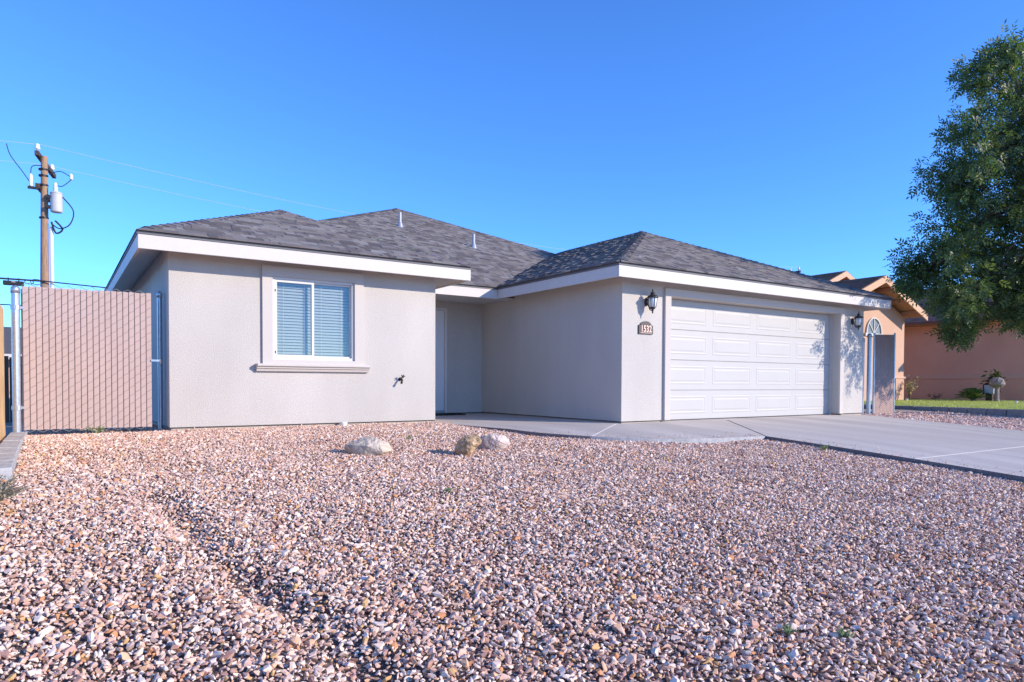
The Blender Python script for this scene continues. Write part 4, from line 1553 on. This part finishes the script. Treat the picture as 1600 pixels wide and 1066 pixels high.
for p, rs in tips:
    rad = .26 + .16 * rs * rng.random()
    ntw = 25
    for _ in range(ntw):
        v = rng.normal(size=3)
        v /= np.linalg.norm(v)
        c = np.array(p) + v * rad * rng.random() ** .5 * np.array([1, 1, .85])
        dr = v * .6 + np.array([0, 0, -.35]) + rng.normal(0, .35, 3)
        dr /= np.linalg.norm(dr)
        side_ = np.cross(dr, rng.normal(size=3))
        side_ /= np.linalg.norm(side_)
        nn = np.cross(dr, side_)
        tone = rng.random()
        L = rng.uniform(.15, .25)
        for j in range(7):                     # a pinnate leaf: six side leaflets and one at the tip
            t = (j // 2 + 1) / 4 if j < 6 else 1.0
            sg = (1 if j % 2 else -1) if j < 6 else 0
            b = c + dr * L * t
            ld = dr * (.55 if sg else 1) + side_ * sg * .85 + nn * rng.normal(0, .2)
            ld /= np.linalg.norm(ld)
            ls = np.cross(ld, nn)
            l = L * .48
            quads.append([b, b + ld * l * .45 + ls * l * .19, b + ld * l - nn * l * .12, b + ld * l * .45 - ls * l * .19])
            tones.append(min(1, max(0, tone + rng.normal(0, .15))))
tri_mesh('crown', np.array(quads), M['leaf'], np.array(tones), tree)

# ------------------------------------------------------------------ rocks
def rock(name, pos, size, m, label, seed, pts=26, rz=0, sub=2):
    rr = np.random.default_rng(seed)
    bm = bmesh.new()
    for _ in range(pts):
        v = rr.normal(size=3)
        v /= np.linalg.norm(v)
        v *= rr.uniform(.82, 1.05)
        bm.verts.new((v[0] * size[0], v[1] * size[1], v[2] * size[2]))
    r = bmesh.ops.convex_hull(bm, input=bm.verts)
    junk = [g for g in r['geom_interior'] + r['geom_unused'] if isinstance(g, bmesh.types.BMVert)]
    if junk:
        bmesh.ops.delete(bm, geom=list(set(junk)), context='VERTS')
    bmesh.ops.subdivide_edges(bm, edges=bm.edges, cuts=sub, use_grid_fill=True)
    for v in bm.verts:
        n3 = math.sin(v.co.x * 31 + seed) * math.sin(v.co.y * 27 + 1.3) * math.sin(v.co.z * 35 + .7)
        v.co *= 1 + .06 * n3 + rr.normal(0, .012)
    bmesh.ops.smooth_vert(bm, verts=bm.verts, factor=.35, use_axis_x=True, use_axis_y=True, use_axis_z=True)
    me = bpy.data.meshes.new(name)
    bm.to_mesh(me)
    bm.free()
    me.materials.append(m)
    o = bpy.data.objects.new(name, me)
    COL.objects.link(o)
    o.location = pos
    o.rotation_euler = (0, 0, rz)
    tag(o, label, 'rock')
    return o
def gp(x, y, dz):
    return (x, y, gz(x, y) + dz)
RZ = -YAW
rock('boulder', gp(1.50, -3.14, .075), (.285, .19, .125), M['rockw'], 'pale flat white boulder lying alone on the gravel', 3, rz=RZ)
b2 = rock('boulder', gp(2.50, -3.46, .10), (.12, .13, .205), M['rockt'], 'pitted tan boulder tilted upwards on the gravel', 11, rz=RZ)
b2.rotation_euler = (0, R(58), RZ)
rock('boulder', gp(2.97, -3.22, .08), (.235, .16, .135), M['rockp'], 'pinkish grey boulder with pale base beside the tan one', 21, rz=RZ)

# ------------------------------------------------------------------ small plants in the gravel
bushy('dry_bush', 'dry grey twiggy bush at the foot of the concrete curb', 'shrub', gp(-1.70, -4.55, 0), 170, .24, .022, M['dry'], 22, .34, M['dry'], tipbias=.15)
for x, y, s, lab in ((2.43, -2.16, .04, 'tiny green weed in the gravel between the white boulder and the stucco wall'),
                     (1.37, -5.13, .035, 'tiny green weed alone in the open gravel below the white boulder'),
                     (1.67, -8.28, .035, 'small pale green weed, the larger of a close pair in coarse gravel'),
                     (1.45, -8.15, .03, 'small pale green weed, the smaller of a close pair in coarse gravel'),
                     (-.82, -.05, .10, 'green grass tuft growing at the foot of the beige slatted gate'),
                     (7.1, -4.8, .06, 'green weed growing against the dark edge of the driveway slab')):
    bushy('weed', lab, 'weed', gp(x, y, .005), 9, s, min(.03, s * .45), M['weed'], 7, s * 1.3, M['weed'], group='weeds in the gravel')

# ------------------------------------------------------------------ gravel (instanced crushed stones)
def in_poly(x, y, poly):
    c = np.zeros(len(x), bool)
    for (x0, y0), (x1, y1) in zip(poly, poly[1:] + poly[:1]):
        k = ((y0 > y) != (y1 > y)) & (x < (x1 - x0) * (y - y0) / (y1 - y0 + 1e-12) + x0)
        c ^= k
    return c
stone_col = bpy.data.collections.new('stone_shapes')
def stone_shapes(m, tagname):
    col = bpy.data.collections.new('stone_shapes_' + tagname)
    for k in range(10):
        rr = np.random.default_rng(100 + k)
        bm = bmesh.new()
        ax = (1.15, rr.uniform(.55, .9), rr.uniform(.38, .7))
        for _ in range(12):
            v = rr.normal(size=3)
            v /= np.linalg.norm(v)
            bm.verts.new(tuple(v * ax * rr.uniform(.85, 1.1)))
        r = bmesh.ops.convex_hull(bm, input=bm.verts)
        junk = [g for g in r['geom_interior'] + r['geom_unused'] if isinstance(g, bmesh.types.BMVert)]
        if junk:
            bmesh.ops.delete(bm, geom=list(set(junk)), context='VERTS')
        me = bpy.data.meshes.new('stone')
        bm.to_mesh(me)
        bm.free()
        me.materials.append(m)
        o = bpy.data.objects.new('stone', me)
        col.objects.link(o)
    return col
def gravel(name, X, Y, Z, size, m, label):
    n_ = len(X)
    me = bpy.data.meshes.new(name)
    me.vertices.add(n_)
    me.vertices.foreach_set('co', np.stack([X, Y, Z], 1).astype(np.float32).reshape(-1))
    for nm_, val in (('sz', size), ('pcv', rng.random(n_))):
        a = me.attributes.new(nm_, 'FLOAT', 'POINT')
        a.data.foreach_set('value', val.astype(np.float32))
    ra = me.attributes.new('rot', 'FLOAT_VECTOR', 'POINT')
    rot = np.stack([rng.normal(0, .5, n_), rng.normal(0, .5, n_), rng.uniform(0, 6.283, n_)], 1)
    ra.data.foreach_set('vector', rot.astype(np.float32).reshape(-1))
    o = bpy.data.objects.new(name, me)
    COL.objects.link(o)
    me.materials.append(m)
    ng = bpy.data.node_groups.new(name, 'GeometryNodeTree')
    ng.interface.new_socket('Geometry', in_out='INPUT', socket_type='NodeSocketGeometry')
    ng.interface.new_socket('Geometry', in_out='OUTPUT', socket_type='NodeSocketGeometry')
    N, Lk = ng.nodes, ng.links
    gi, go_ = N.new('NodeGroupInput'), N.new('NodeGroupOutput')
    ci = N.new('GeometryNodeCollectionInfo')
    ci.inputs['Collection'].default_value = stone_shapes(m, name)
    ci.inputs['Separate Children'].default_value = True
    ci.inputs['Reset Children'].default_value = True
    iop = N.new('GeometryNodeInstanceOnPoints')
    iop.inputs['Pick Instance'].default_value = True
    def att(nm_, ty):
        a = N.new('GeometryNodeInputNamedAttribute')
        a.data_type = ty
        a.inputs['Name'].default_value = nm_
        return a.outputs['Attribute']
    ri = N.new('FunctionNodeRandomValue')
    ri.data_type = 'INT'
    ri.inputs[4].default_value = 0
    ri.inputs[5].default_value = 9
    e2r = N.new('FunctionNodeEulerToRotation')
    Lk.new(att('rot', 'FLOAT_VECTOR'), e2r.inputs[0])
    Lk.new(gi.outputs[0], iop.inputs['Points'])
    Lk.new(ci.outputs[0], iop.inputs['Instance'])
    Lk.new(ri.outputs[2], iop.inputs['Instance Index'])
    Lk.new(e2r.outputs[0], iop.inputs['Rotation'])
    Lk.new(att('sz', 'FLOAT'), iop.inputs['Scale'])
    st = N.new('GeometryNodeStoreNamedAttribute')
    st.domain = 'INSTANCE'
    st.data_type = 'FLOAT'
    st.inputs['Name'].default_value = 'pc'
    Lk.new(iop.outputs[0], st.inputs['Geometry'])
    Lk.new(att('pcv', 'FLOAT'), st.inputs['Value'])
    Lk.new(st.outputs[0], go_.inputs[0])
    md = o.modifiers.new('stones', 'NODES')
    md.node_group = ng
    o['label'] = label
    o['category'] = 'gravel'
    o['kind'] = 'stuff'
    return o
def grid_pts(x0, x1, y0, y1, st):
    a = np.arange(x0, x1, st)
    b = np.arange(y0, y1, st)
    X, Y = np.meshgrid(a, b)
    X = X.ravel() + rng.uniform(-.5, .5, X.size) * st
    Y = Y.ravel() + rng.uniform(-.5, .5, Y.size) * st
    return X, Y
X, Y = grid_pts(-2.6, 7.5, -9.4, 1.3, .0200)
# keep the stones off slabs, the curb and the house
walkpoly = [(3.91, 2.66)] + edge1 + edge2 + [(7.25, -3.8), (7.25, -16), (13.1, -16), (13.1, 2.66)]
keep = ~in_poly(X, Y, walkpoly)
keep &= ~((X > -.0) & (X < 3.95) & (Y > .005))
keep &= ~((X < -1.53) & (Y > -3.25))
# only what the camera or a step to its side can see
dx, dy = X - CAM.x, Y - CAM.y
f_ = dx * math.sin(YAW) + dy * math.cos(YAW)
l_ = dx * math.cos(YAW) - dy * math.sin(YAW)
keep &= (f_ > 1.2) & (np.abs(l_) < f_ * .80 + .9)
X, Y = X[keep], Y[keep]
Z = gz_arr(X, Y)
size = np.clip(rng.lognormal(math.log(.0116), .38, len(X)), .005, .031)
Z += rng.uniform(-.007, .011, len(X))
ns = 420
sx_ = np.concatenate([7.25 + rng.exponential(.16, ns // 2) + .015, rng.uniform(4.2, 7.2, ns // 2)])
sy_ = np.concatenate([rng.uniform(-9, -3.9, ns // 2), np.zeros(ns // 2)])
ecx, ecy = np.array([q[0] for q in edge1 + edge2]), np.array([q[1] for q in edge1 + edge2])
sy_[ns // 2:] = np.interp(sx_[ns // 2:], ecx[8:], ecy[8:]) + .02 + rng.exponential(.13, ns // 2)
X, Y = np.concatenate([X, sx_]), np.concatenate([Y, sy_])
Z = np.concatenate([Z, np.array([h(b) for b in sy_]) + .004])
size = np.concatenate([size, rng.uniform(.005, .012, ns)])
gravel('gravel', X, Y, Z, size, M['pebble'], 'pink white and tan crushed stone gravel covering the front yard')
X, Y = grid_pts(13.12, 17.2, -9, 1.2, .045)
keep = ~((X < 13.46) & (Y > -1.73))
X, Y = X[keep], Y[keep]
Z = np.array([h(a) - .045 for a in Y]) + rng.uniform(-.006, .012, len(X))
size = np.clip(rng.lognormal(math.log(.027), .3, len(X)), .014, .05)
gravel('gravel', X, Y, Z, size, M['pebble2'], 'reddish gravel strip between the driveway and the block edging')
